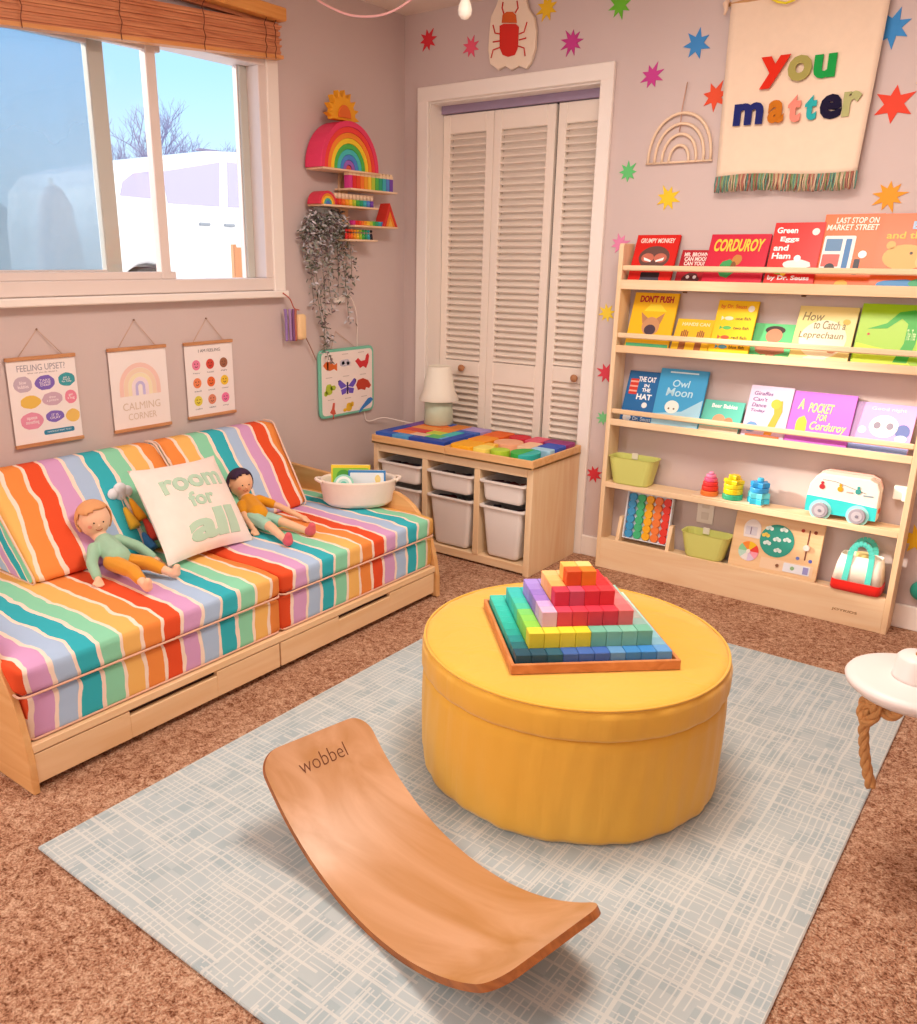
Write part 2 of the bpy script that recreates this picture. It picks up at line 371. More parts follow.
# added window frame on the solid left wall, out of view, for fill light
wr2=sroot('added_window_left',(0,-4.1,1.0)); m=MB()
for a in ((-4.75,-3.35,.95,1.0),(-4.75,-3.35,2.1,2.16),(-4.75,-4.70,1.0,2.1),(-3.40,-3.35,1.0,2.1)): m.box(0,.03,a[0],a[1],a[2],a[3],WHITE,.003)
obj('frame',m,wr2)

# ------------------------------------------------------------------ bamboo blind
bl=thing('bamboo_blind','orange-brown bamboo slat blind raised to the top of the window','blind',(.05,-1.8,2.1))
BB=wood('bamboo','E39A6C','C87850','y',2.2); BB2=wood('bamboo_pale','E9A86A','D98C4C','y',2)
def yz(y): return 1.99+(2.0865-1.99)*(y+2.015)/(2.015-.858)
m=MB()
for i in range(15):
    h=.0095; o=.003*math.sin(i*2.1)+random.uniform(-.003,.003)
    za=yz(-2.9)+.012+i*h*1.0; zb=yz(-.862)+.012+i*h*.80
    x0=.028+o; x1=.06+o
    v=[(x0,-2.9,za),(x1,-2.9,za),(x1,-.862+o,zb),(x0,-.862+o,zb),(x0,-2.9,za+h*.9),(x1,-2.9,za+h*.9),(x1,-.862+o,zb+h*.72),(x0,-.862+o,zb+h*.72)]
    m.add(v,[[0,1,2,3],[4,7,6,5],[0,4,5,1],[1,5,6,2],[2,6,7,3],[3,7,4,0]],BB)
obj('slat_stack',m,bl)
m=MB(); za=yz(-2.9);zb=yz(-.86)
m.add([(.025,-2.9,za),(.068,-2.9,za),(.068,-.856,zb),(.025,-.856,zb),(.025,-2.9,za+.013),(.068,-2.9,za+.013),(.068,-.856,zb+.013),(.025,-.856,zb+.013)],[[0,1,2,3],[4,7,6,5],[0,4,5,1],[1,5,6,2],[2,6,7,3],[3,7,4,0]],BB2); obj('bottom_rail',m,bl)
m=MB()
for i in range(5):
    m.box(.018+.004*i,.022+.004*i,-2.9,-.866,2.205,2.26,BB,0)
obj('slat_sheet',m,bl)
m=MB(); m.box(.045,.095,-2.92,-.855,2.215,2.262,wood('bamboo_valance','F0AC5E','E0954A','y',2),.005); m.box(.0,.045,-2.9,-.87,2.24,2.262,BB2,.002); obj('headrail',m,bl)
for yy in (-2.35,-1.95,-1.60,-1.25,-.95,-.90):
    m=MB(); m.tube([(.071+.002*math.sin(k*1.7),yy+.006*math.sin(k*2.3),2.235-(2.235-yz(yy)+.004)*k/8) for k in range(9)],.0016,P('7A3B26'),6); obj('cord',m,bl)

# ================================================================== RUG
m=MB(); m.box(1.095,2.590,-2.737,-.585,.001,.010,rug_mat(),.003); rug=tag(obj('area_rug',m),'large pale blue-grey rug with a woven cream criss-cross pattern','rug')

# ================================================================== SOFA
sofa=thing('storage_sofa','low birch plywood sofa frame with curved sides and two drawers','sofa',(.45,-1.75,0))
prof=[(0.03,0.003),(0.03,.445),(.19,.437),(.45,.428),(.60,.420),(.675,.411),(.725,.393),(.765,.368),(.800,.330),(.825,.295),(.848,.255),(.866,.205),(.880,.15),(.891,.09),(.892,.003)]
def yplate(pts,y0,y1,mt,bev=.003):
    m=MB(); M=Matrix(((1,0,0,0),(0,0,-1,0),(0,1,0,0),(0,0,0,1)))
    m.prism(pts,-y1,-y0,mt,M,bev); return m
obj('side_panel',yplate(prof,-.888,-.866,BIRCH_X),sofa); obj('side_panel',yplate(prof,-2.634,-2.614,BIRCH_X),sofa)
m=MB(); m.box(.016,.030,-2.618,-.888,.05,.435,BIRCH_Y,.002); obj('back_panel',m,sofa)
m=MB(); m.box(.862,.882,-2.618,-.888,.112,.136,BIRCH_Y,.002); m.box(.03,.862,-2.618,-.888,.118,.132,BIRCH_Y,0); obj('seat_rail',m,sofa)
for a,b,s0,s1 in ((-2.612,-1.755,-2.329,-2.018),(-1.749,-.894,-1.464,-1.177)):
    m=MB(); m.box(.862,.880,a,s0,.022,.108,BIRCH_Y,.0015); m.box(.862,.880,s1,b,.022,.108,BIRCH_Y,.0015); m.box(.862,.880,s0,s1,.022,.093,BIRCH_Y,.0015)
    m.box(.35,.862,a+.01,a+.022,.03,.10,BIRCH_X,0); m.box(.35,.862,b-.022,b-.01,.03,.10,BIRCH_X,0); m.box(.35,.862,a+.01,b-.01,.026,.034,BIRCH_X,0)
    d=obj('drawer',m,sofa)
    m=MB(); m.box(.852,.861,s0-.004,s1+.004,.088,.1115,P('3A2018'),0); obj('slot_shade',m,d,'dark strip painted as shade inside the finger slot')  # dark strip behind the open slot stands in for its shade
# cushions
S_L=stripes('stripes_left',-2.568,.0685,['lav','lbl','teal','mint','yel','ora','red']); S_R=stripes('stripes_right',-1.709,.0678)
PIPE=fab('E9B79C')
def cushion(name,label,x0,x1,y0,y1,z0,z1,mt,r=.022,puff=.006):
    t=thing(name,label,'cushion',((x0+x1)/2,(y0+y1)/2,z0),'striped seat mattresses')
    b=bmesh.new(); nx,ny=26,26
    m=MB()
    bb=bmesh.new(); bmesh.ops.create_cube(bb,size=1)
    bmesh.ops.subdivide_edges(bb,edges=bb.edges[:],cuts=11,use_grid_fill=True)
    cx,cy,cz=(x0+x1)/2,(y0+y1)/2,(z0+z1)/2; hx,hy,hz=(x1-x0)/2,(y1-y0)/2,(z1-z0)/2
    for v in bb.verts:
        p=Vector((v.co.x*2*hx,v.co.y*2*hy,v.co.z*2*hz))
        q=Vector((max(-hx+r,min(hx-r,p.x)),max(-hy+r,min(hy-r,p.y)),max(-hz+r,min(hz-r,p.z))))
        # pull grid lines nearest an edge to the rounding
        d=p-q
        if d.length>1e-9: p=q+d.normalized()*min(r,d.length if d.length<r else r)
        bul=puff*(1-(p.x/hx)**2)*(1-(p.y/hy)**2)
        p.z+=bul*(1 if p.z>0 else 0)
        p.z+=.0025*math.sin(p.x*23+p.y*17)*(p.z>0)
        v.co=p+Vector((cx,cy,cz))
    b.free(); m.bm(bb,mt,smooth=True); obj('cover',m,t)
    m=MB(); zz=z0+.004
    m.tube([(x0+.02,y0+.002,zz),(x1-.015,y0+.002,zz),(x1-.002,y0+.015,zz),(x1-.002,y1-.015,zz),(x1-.015,y1-.002,zz),(x0+.02,y1-.002,zz)],.0035,PIPE,6)
    obj('piping',m,t)
cushion('seat_cushion','lower striped seat mattress at the left half of the sofa',.04,.868,-2.612,-1.732,.138,.262,S_L,.014,0)
cushion('seat_cushion','lower striped seat mattress at the right half of the sofa',.04,.868,-1.728,-.892,.138,.262,S_R,.014,0)
cushion('seat_cushion','upper striped seat mattress under the blond doll and white pillow',.04,.878,-2.625,-1.732,.266,.350,S_L,.022,.004)
cushion('seat_cushion','upper striped seat mattress under the rope basket, at the right',.04,.878,-1.728,-.888,.266,.350,S_R,.022,.004)
W_S=stripes('stripes_wedge_side',.440,.040,['lav','teal','mint','ora','red','yel','lbl'],side=True)
W_L=stripes('stripes_wedge_left',-2.193,.0751,['ora','red','lav','lbl','teal','mint','yel'],shear=.12)
W_R=stripes('stripes_wedge_right',-1.577,.0756,['ora','yel','mint','teal','lbl','lav','red'],shear=.18)
def wedge(label,y0,y1,mt,skew=0.):
    t=thing('wedge_cushion',label,'cushion',(.2,(y0+y1)/2,.352),'striped wedge backrests')
    pts=[(.045,.354),(.365,.354),(.377,.362),(.374,.376),(.115,.655),(.095,.662),(.050,.662),(.040,.65),(.040,.36)]
    b=bmesh.new(); n=18; rows=[]
    cx=sum(p[0] for p in pts)/len(pts); cz=sum(p[1] for p in pts)/len(pts)
    # densify the outline
    out=[]
    for i,p in enumerate(pts):
        q=pts[(i+1)%len(pts)]; L=math.dist(p,q); k=max(1,int(L/.03))
        for j in range(k): out.append((p[0]+(q[0]-p[0])*j/k,p[1]+(q[1]-p[1])*j/k))
    for i in range(n+1):
        s=i/n; y=y0+(y1-y0)*s; e=min(s,1-s)*(y1-y0); ins=0 if e>.012 else (.012-e)*.7
        row=[]
        for (x,z) in out:
            d=math.hypot(x-cx,z-cz); f=1-ins/d
            bulge=.010*math.sin(PI*s)*(1 if z>.37 and x>.05 else 0)*math.sin(PI*min(1,max(0,(z-.355)/.30)))
            wr=.002*math.sin(z*60+y*21)
            row.append(b.verts.new((cx+(x-cx)*f+bulge*.7+wr*(x>.12),y,cz+(z-cz)*f+bulge*.7)))
        rows.append(row)
    for q in rows:
        for v_ in q: v_.co.y+=skew*(v_.co.z-.354)/.3*((v_.co.y-y0)/(y1-y0))
    N=len(out)
    for i in range(n):
        for j in range(N): b.faces.new([rows[i][j],rows[i][(j+1)%N],rows[i+1][(j+1)%N],rows[i+1][j]])
    b.faces.new(rows[0][::-1]); b.faces.new(rows[-1])
    m=MB(); m.bm(b,mt,smooth=False); o=obj('cover',m,t)
    o.data.materials.append(W_S)
    for p in o.data.polygons:
        p.use_smooth=len(p.vertices)==4
        if len(p.vertices)>4: p.material_index=1
    for y in (y0+.002,y1-.002):
        m=MB(); m.tube([(p[0],y+skew*(p[1]-.354)/.3*(y>y0+.1),p[1]) for p in pts],.0035,fab('F3D3C0'),6,closed=True); obj('piping',m,t)
wedge('striped wedge backrest at the left, behind the blond doll',-2.300,-1.632,W_L)
wedge('striped wedge backrest at the right, behind the dark-haired doll',-1.624,-1.118,W_R,.085)

# pillow
pl=thing('throw_pillow','square off-white pillow reading room for all in pale green','pillow',(.5,-1.75,.36))
Bc=Vector((.542,-1.760,.350)); Tc=Vector((.282,-1.700,.594)); W=Vector((-.045,.402,-.022)).normalized()
up=(Tc-Bc); hh=up.length; up.normalize(); nrm=W.cross(up).normalized()
if nrm.x<0: nrm=-nrm
cen=(Bc+Tc)/2+nrm*.03
def pil(u,v,side=1,off=0):
    pu=u*(1-.07*(1-v*v)*abs(u)) ; pv=v*(1-.07*(1-u*u)*abs(v))
    t=.058*((max(0,1-u**2))**.45)*((max(0,1-v**2))**.45)
    wr=.0025*math.sin(9*u+4*v)*math.sin(7*v-3*u)*(1-u*u)*(1-v*v)
    return cen+W*(pu*.205)+up*(pv*.195)+nrm*(side*(t+wr)+off)
m=MB(); b=bmesh.new(); N=28
for side in (1,-1):
    g=[[b.verts.new(pil(-1+2*i/N,-1+2*j/N,side)) for j in range(N+1)] for i in range(N+1)]
    for i in range(N):
        for j in range(N): b.faces.new([g[i][j],g[i+1][j],g[i+1][j+1],g[i][j+1]])
m.bm(b,fab('F6E6DC'),smooth=True); obj('cover',m,pl)
m=MB(); LG=fab('B9D6BE'); fn=lambda v:pil(v.x,v.y,1,.0015+v.z)
for wd,x0,x1,y0,y1 in (('room',-.68,.72,.22,.54),('for',-.26,.30,-.16,.16),('all',-.48,.66,-.84,-.26)):
    m.text(wd,LG,x0,x1,y0,y1,off=.03 if wd!='all' else .045,fn=fn,ext=.0015,sub=.09)
obj('lettering',m,pl,'pale green words')

# dolls
def capsule_mesh(m,segs,mt):
    for (a,ra,b_,rb) in segs:
        a=Vector(a);b_=Vector(b_); n=max(3,int((b_-a).length/(min(ra,rb)*.5)))
        path=[a.lerp(b_,i/n) for i in range(n+1)]; rs=[ra+(rb-ra)*i/n for i in range(n+1)]
        m.tube(path,rs,mt,10); m.ell(a,ra,mt,n=10); m.ell(b_,rb,mt,n=10)
def voxel(o,size=.004,it=4):
    r=o.modifiers.new('skin','REMESH'); r.mode='VOXEL'; r.voxel_size=size; r.use_smooth_shade=True
    s=o.modifiers.new('soft','SMOOTH'); s.iterations=it; s.factor=.5
def doll(label,head,hr,neck,hip,sl,sr,el,er,hl,hrn,kl,kr,fl,fr,skin,hairc,topc,legc,longleg,hairtype,longsleeve,foot=None):
    """points in room coordinates: l = the side nearer the far wall (+y)"""
    t=thing('cloth_doll',label,'doll',hip)
    SK=fab(skin); V=Vector
    head,neck,hip,sl,sr,el,er,hl,hrn,kl,kr,fl,fr=[V(q) for q in (head,neck,hip,sl,sr,el,er,hl,hrn,kl,kr,fl,fr)]
    m=MB(); m.ell(head,(hr*.96,hr*.94,hr*1.06),SK,n=20)
    hl_off=V((.0,.024,-.004)); 
    segs=[(head-V((0,0,hr*.8)),hr*.42,neck,hr*.42),(neck,.018,hip,.026),(sl,.016,el,.013),(el,.013,hl,.010),(sr,.016,er,.013),(er,.013,hrn,.010),
          (hip+hl_off,.024,kl,.018),(kl,.018,fl,.013),(hip-hl_off,.024,kr,.018),(kr,.018,fr,.013)]
    capsule_mesh(m,segs,SK)
    for h,e in ((hl,el),(hrn,er)):      # small hands: palm, four fingers and a thumb
        d=(h-e).normalized(); s=d.cross(V((0,0,1))).normalized()
        m.ell(h+d*.008,.0125,SK,n=10)
        for k in range(4):
            q=(k-1.5)*.0062; capsule_mesh(m,[(h+d*.012+s*q,.0045,h+d*(.030-abs(q)*.5)+s*q*1.15-V((0,0,.003)),.0038)],SK)
        capsule_mesh(m,[(h+d*.004+s*.008,.0045,h+d*.018+s*.019,.0038)],SK)
    for f,k in ((fl,kl),(fr,kr)):
        d=(f-k).normalized(); upv=(V((0,0,1))-d*d.z).normalized()
        capsule_mesh(m,[(f,.0145,f+d*.016+upv*.006,.016),(f+d*.014+upv*.004,.016,f+d*.018+upv*.026,.012)],SK)
    o=obj('body',m,t); voxel(o,.0035,3)
    if foot:
        FC=fab(foot)
        for f,k in ((fl,kl),(fr,kr)):
            m=MB()
            d=(f-k).normalized(); upv=(V((0,0,1))-d*d.z).normalized()
            capsule_mesh(m,[(f+d*.004,.0168,f+d*.017+upv*.006,.0182),(f+d*.014+upv*.004,.0182,f+d*.018+upv*.026,.0142)],FC)
            o=obj('shoe',m,t,'pink-red foot'); voxel(o,.004,3)
    m=MB(); T=fab(topc)
    ws=hl if longsleeve else el.lerp(sl,.35); ws2=hrn if longsleeve else er.lerp(sr,.35)
    sg=[(neck-V((0,0,.008)),.035,hip+V((0,0,.012)),.043),(sl,.021,el.lerp(sl,0 if longsleeve else .35),.0185),(sr,.021,er.lerp(sr,0 if longsleeve else .35),.0185)]
    if longsleeve: sg+=[(el,.0185,el.lerp(hl,.82),.0155),(er,.0185,er.lerp(hrn,.82),.0155)]
    sg+=[(sl,.02,sr,.02)]
    capsule_mesh(m,sg,T); o=obj('sweater' if longsleeve else 't_shirt',m,t); voxel(o,.004,4)
    m=MB(); L=fab(legc); sg=[(hip+V((0,0,.006)),.040,hip,.040)]
    for k,f,s in ((kl,fl,1),(kr,fr,-1)):
        sg.append((hip+hl_off*s,.0285,hip.lerp(k,1 if longleg else .75)+ (hl_off*s*(0 if longleg else .25)),.0235))
        if longleg: sg.append((k,.0235,k.lerp(f,.55),.019))
    capsule_mesh(m,sg,L); o=obj('trousers' if longleg else 'shorts',m,t); voxel(o,.004,3)
    # hair: shell over the back and top of the head
    m=MB(); face=V((.85,-.22,-.02)).normalized(); HC=mat('hair_'+hairc,hairc,.8,bump=.6,bscale=120)
    b=bmesh.new(); bmesh.ops.create_uvsphere(b,u_segments=36,v_segments=22,radius=1)
    lim=.30 if hairtype=='blond' else .22
    kill=[v for v in b.verts if (v.co.dot(face)>lim-.05+(0.55 if v.co.z>.52+ .18*v.co.y else 0)) or v.co.z<-.55]
    bmesh.ops.delete(b,geom=kill,context='VERTS')
    for v in b.verts: v.co=head+V((v.co.x*hr*1.05,v.co.y*hr*1.03,v.co.z*hr*1.14))*(1+.015*math.sin(v.co.x*300)*math.sin(v.co.y*330))if False else head+V((v.co.x*hr*1.05,v.co.y*hr*1.03,v.co.z*hr*1.14))
    m.bm(b,HC,smooth=True); o=obj('hair',m,t); sm=o.modifiers.new('thick','SOLIDIFY'); sm.thickness=.005; sm.offset=-.2
    # face
    side=face.cross(V((0,0,1))).normalized(); fu=side.cross(face).normalized()
    def fp(a,b_,lift=.001):
        d=(face+side*a+fu*b_).normalized(); return head+V((d.x*hr*.96,d.y*hr*.94,d.z*hr*1.06))*(1+lift/hr)
    for a in (-.30,.30):
        m=MB(); m.ell(fp(a,.02,.0),.0028,P('2A1A16'),n=8); obj('eye',m,t)
    m=MB(); m.tube([fp(-.22+.044*i,-.40-.10*(1-((i-5)/5)**2),.0008) for i in range(11)],.0011,P('B5402E'),6); obj('mouth',m,t)
    m=MB(); m.ell(fp(0,-.16,.001),.0042,SK,n=8); obj('nose',m,t)
    for a in (-.62,.62):
        m=MB(); p=fp(a,-.25,.0); M=Matrix.Translation(p)@(p-head).to_track_quat('Z','Y').to_matrix().to_4x4(); m.prism(circ(0,0,.0065,14),-.001,.0008,fab('F2A08C'),M)
    obj('cheeks',m,t)
    for s in (-1,1):
        m=MB(); p=head+side*s*hr*.93-V((0,0,.004)); m.ell(p,(.007,.005,.010),SK,n=8); obj('ear',m,t)
doll('cloth doll with blond hair, green sweater and mustard trousers, sitting on the sofa',
 (.335,-2.052,.506),.056,(.388,-2.052,.440),(.485,-2.070,.395),(.398,-2.006,.434),(.402,-2.102,.430),(.440,-1.965,.410),(.462,-2.150,.405),(.515,-1.950,.376),(.525,-2.172,.374),
 (.575,-2.020,.396),(.600,-2.095,.396),(.655,-1.995,.376),(.690,-2.115,.376),'F3C3A2','E2A36E','9FC7AA','E0982E',True,'blond',True)
doll('cloth doll with dark hair, orange shirt and pale green shorts, sitting on the sofa',
 (.322,-1.412,.500),.050,(.364,-1.412,.437),(.455,-1.450,.393),(.374,-1.366,.430),(.376,-1.456,.428),(.440,-1.325,.408),(.435,-1.496,.405),(.535,-1.290,.370),(.500,-1.512,.370),
 (.560,-1.415,.386),(.565,-1.485,.386),(.672,-1.402,.372),(.695,-1.532,.372),'F0BE98','3A2440','E39A1E','A6D2BC',False,'dark',False,foot='D9606A')

# cloud with coloured tassels behind the pillow
ct=thing('cloud_toy','small white cloud toy with coloured tassels, between pillow and left wedge','toy',(.36,-1.87,.36))
def wx(z): return .372-.93*(z-.376)
m=MB()
for dy,dz,r in ((-.028,0,.020),(0,.010,.026),(.026,0,.021),(0,-.008,.022)): m.ell((wx(.545)+.028,-1.885+dy,.545+dz),(.016,r,r),fab('EEF0F6'))
obj('cloud',m,ct)
for i,(c,y,z0,z1) in enumerate((('F2A21E',-1.862,.520,.455),('E0493A',-1.852,.462,.395),('3E7FC0',-1.885,.42,.370),('F6C23C',-1.90,.50,.44))):
    m=MB(); zz=[z0-(z0-z1)*k/6 for k in range(7)]
    m.tube([(wx(z)+.026,y,z) for z in zz],[.006,.010,.012,.015,.018,.020,.021],fab(c),10)
    m.tube([(wx(.54)+.028,y*.5-1.885*.5,.545),(wx(z0)+.026,y,z0)],.0012,P('EEDDCC'),5)
    obj('tassel',m,ct)

# rope basket with books
BX,BY=.535,-.965; BA=R(45); BM=Matrix.Translation((BX,BY,.356))@Matrix.Rotation(BA,4,'Z')
bk=thing('rope_basket','oval cream cotton rope basket holding books, on the sofa','basket',(BX,BY,.356))
m=MB(); pr_=[(0,.004),(.085,.002),(.108,.004),(.118,.015)]
for i in range(11):
    z=.02+i*.0085; r=.121+.012*i/10; pr_+=[(r+.0028,z),(r,z+.0042)]
pr_+=[(.132,.114),(.127,.112)]+[(.113+.010*(i/10),.02+i*.0085) for i in range(10,-1,-1)]+[(0,.012)]
m.lathe(pr_,fab('F3E2D2'),BM,48,1.18,.80,cap=False); obj('body',m,bk)
for s in (-1,1):
    m=MB(); m.tube([BM@Vector((s*(.152+.022*math.sin(PI*k/8)),-.035+.07*k/8,.105+.006*math.sin(PI*k/8))) for k in range(9)],.007,fab('F3E2D2'),8); obj('handle',m,bk)
def small_book(label,M,w,h,t,c,art):
    o_=thing('board_book',label,'book',M.to_translation())
    m=MB(); m.box(-w/2,w/2,-t/2,t/2,0,h,P(c),.001,M); art(m); obj('cover',m,o_)
    m=MB(); m.box(-w/2+.003,w/2-.001,-t/2+.0015,t/2-.0015,h-.003,h+.0008,P('F5EFE6'),0,M); obj('pages',m,o_)
M1=Matrix.Translation((BX,BY,.374))@Matrix.Rotation(R(38),4,'Z')
Ma=M1@Matrix.Translation((-.035,.040,0))@Matrix.Rotation(R(-10),4,'X')
def arta(m):
    A=Ma@plane_y(0,-.0065,0)
    m.prism(rrect(-.075,.075,.01,.122,.004),0,.0006,P('8CCB3C'),A); m.prism(circ(-.03,.085,.03),0,.0011,P('4FA33A'),A); m.prism(arc(.03,.06,.02,.035),0,.0011,P('2F8F4A'),A)
small_book('green and yellow board book standing at the back of the rope basket',Ma,.165,.135,.012,'F3D13A',arta)
Mb=M1@Matrix.Translation((.035,.004,0))@Matrix.Rotation(R(-8),4,'X')
def artb(m):
    A=Mb@plane_y(0,-.0065,0)
    m.prism(rrect(-.070,.070,.008,.112,.004),0,.0006,P('EAF3F8'),A); m.prism(blobpts(-.0,.055,.03,.012,seed=4),0,.0012,P('2E9BD6'),A); m.prism(blobpts(.045,.085,.012,.018,seed=6),0,.0012,P('F1D98A'),A); m.prism(blobpts(-.02,.045,.02,.006,seed=9),0,.0015,P('1F3A8C'),A)
small_book('white and blue board book standing in the rope basket',Mb,.155,.122,.012,'3B86C6',artb)
rb=thing('ring_toy','round mint and white toy in front of the books in the rope basket','toy',(BX,BY,.38))
A=M1@Matrix.Translation((-.058,-.032,.072))@Matrix.Rotation(R(75),4,'X')
m=MB(); m.prism(circ(0,0,.042,32),-.005,.002,P('9ADBC6'),A); obj('rim',m,rb)
m=MB(); m.prism(circ(0,0,.034,32),.002,.0035,P('F3F7F4'),A); m.prism(circ(0,0,.024,28),.0035,.005,P('BFE6DC'),A); m.prism(circ(0,0,.014,20),.005,.007,P('6FCDBB'),A); obj('face',m,rb)

# ================================================================== OTTOMAN
OX,OY,OR,OH=1.878,-1.613,.402,.378
ot=thing('round_ottoman','large round mustard yellow upholstered ottoman in the middle of the rug','ottoman',(OX,OY,.011))
def must_mat():
    m,nt,b=nodes('mustard_cloth'); g=NG(nt); v,x,y,z=g.pos()
    nt.links.new(g.mix(g.noise(v,3,3),'E0A834','ECBA50'),b.inputs['Base Color']); b.inputs['Roughness'].default_value=.8; b.inputs['Specular IOR Level'].default_value=.2; b.inputs['Sheen Weight'].default_value=.3
    h=g.noise(g.comb(g.math('MULTIPLY',x,6.),g.math('MULTIPLY',y,6.),g.math('MULTIPLY',z,1.2)),1.6,3,.8)
    g.bump(g.math('ADD',h,g.math('MULTIPLY',g.noise(v,700,1),.02)),b,.3,.02); return m
MU=must_mat()
def wrinkled(prof,n,amp):
    vs=[];fs=[]
    for j,(r,z) in enumerate(prof):
        for i in range(n):
            a=2*PI*i/n; w=amp(a,z) if r>.05 else 0; vs.append((OX+(r+w)*math.cos(a),OY+(r+w)*math.sin(a),z))
    for j in range(len(prof)-1):
        for i in range(n): fs.append([j*n+i,j*n+(i+1)%n,(j+1)*n+(i+1)%n,(j+1)*n+i])
    return vs,fs
ph=[random.uniform(0,6.28) for _ in range(8)]
def ampb(a,z):
    f=max(0,1-(z-.02)/.25)
    return .0022*math.sin(9*a+ph[0])*f+.0018*math.sin(23*a+ph[1]+z*9)*f+.0012*math.sin(41*a+ph[2]-z*14)-.004*f*0
m=MB(); prof=[(0,.013),(OR-.03,.013),(OR-.006,.016),(OR-.001,.028)]+[(OR-.001+.004*math.sin(PI*k/12),.028+.255*k/12) for k in range(1,12)]+[(OR-.002,.283),(OR-.012,.292),(0,.292)]
m.add(*wrinkled(prof,180,ampb),MU,smooth=True); obj('base',m,ot)
m=MB(); prof=[(0,.290),(OR-.012,.291),(OR+.001,.296),(OR+.004,.306),(OR+.004,.350),(OR+.000,.364),(OR-.008,.372),(OR-.014,.376),(OR-.03,.378),(OR-.1,.3795),(0,.3795)]
m.add(*wrinkled(prof,180,lambda a,z:.001*math.sin(17*a+ph[3])+.0008*math.sin(37*a+ph[4])),MU,smooth=True); obj('lid',m,ot)
m=MB(); MD=fab('C98A1C'); m.tube([(OX+(OR-.004)*math.cos(2*PI*i/96),OY+(OR-.004)*math.sin(2*PI*i/96),.3725) for i in range(96)],.0035,MU,6,closed=True); obj('piping',m,ot)
m=MB(); m.lathe([(OR-.02,.0115),(OR-.02,.017)],P('5C4A2C'),Matrix.Translation((OX,OY,0)),64); obj('foot_ring',m,ot)

# block tray
TA=R(42.6); A0=at(511,675,'z',.3805); e1=Vector((math.cos(TA),math.sin(TA),0)); e2=Vector((-math.sin(TA),math.cos(TA),0))
TM=Matrix(((e1.x,e2.x,0,A0.x),(e1.y,e2.y,0,A0.y),(0,0,1,.3805),(0,0,0,1)))
tr=thing('block_tray','square wooden tray holding the stepped pyramid of coloured blocks','tray',A0)
m=MB(); m.box(.002,.418,.002,.418,0,.006,TRAYW,0,TM); obj('bottom',m,tr)
for a in ((0,.42,0,.009),(0,.42,.411,.42),(0,.009,.009,.411),(.411,.42,.009,.411)):
    m=MB(); m.box(a[0],a[1],a[2],a[3],0,.026,TRAYW,.0015,TM); obj('side_rail',m,tr)
def ringcol(k,side,q,n):
    """colour of a block: ring k, side f/l/r/b, position q of n along it"""
    return None
FR=[['1B4A5E','1D4C62','205A70','3A62A8','3F66B0','3F67B4','5E93C4','3C84C4','3A86CC','5E9AD2'],
    ['DDD23A','E6D63C','E8D83A','E2D534','6FB8A0','74B8A6','7CC0A8','6FB49C'],
    ['D6B0D0','D3415A','D23A4E','D2354A','D43448','DE6A6E'],
    ['D0344C','C24A66','D22F40','D8323C'],['D9521C','E07A1E']]
LF=[['1B6A72','1F8A8C','22A095','27AE9E','2BB8A6','30BEAC','35C2B0','3AC6B4','44CCB8'],
    ['8CCF4A','86D05A','7CD068','4CC8A0','40C4AC','38C0B4','3ABEB8'],
    ['C9A6DA','9A78CC','8F74C8','9C84D0','A48CD6'],
    ['F2A860','F5B26C','F7B878'],['F7B85C']]
RT=[['7FB2C8','8CC0CC','9CCCD0','A4D4D0','ACDAD0','B4E0D4','BCE6D8','C4EADC','CAEEE0'],
    ['8FB4AC','A8B0A8','B8A8A4','C8A0A0','B8C0B4','A8D0BC','A0D8C4'],
    ['E2787A','E88684','EC7A78','E86460','E45450'],['D8262E','DC2830','E02A30'],['F7C67C']]
BWD={}
def blk(c): return mat('block_'+c,c,.55,var=.06,vscale=40)
for k in range(5):
    n=10-2*k; h=.0385*(k+1)
    cells=[]
    for q in range(n): cells.append((k+q,k,FR[k][q%len(FR[k])],'front'))
    for q in range(1,n-1): cells.append((k,k+q,LF[k][(q-1)%len(LF[k])],'left'))
    for q in range(1,n-1): cells.append((k+n-1,k+q,RT[k][(q-1)%len(RT[k])],'right'))
    for q in range(n): cells.append((k+q,k+n-1,(LF[k][-1] if q<n/2 else RT[k][-1]),'back'))
    seen=set()
    for (i,j,c,side) in cells:
        if (i,j) in seen: continue
        seen.add((i,j))
        x0=.0125+i*.0389; y0=.0125+j*.0389
        m=MB(); m.box(x0+.0004,x0+.0385,y0+.0004,y0+.0385,.0065,.0065+h,blk(c),.0013,TM)
        o=obj('wooden_block',m)
        hue='block'
        ring=['outermost, lowest ring','second ring from the outside','third ring, midway up','fourth ring, below the top','top ring'][k]
        q={'front':i-k+1,'left':j-k+1,'right':j-k+1,'back':i-k+1}[side]
        od=['1st','2nd','3rd','4th','5th','6th','7th','8th','9th','10th'][q-1]
        lab='%s block from the %s, %s side, %s level of the block pyramid'%(od,'left' if side in('front','back') else 'front',side,['lowest','second','third','fourth','top'][k])
        tag(o,lab,'block','blocks of the stepped pyramid')

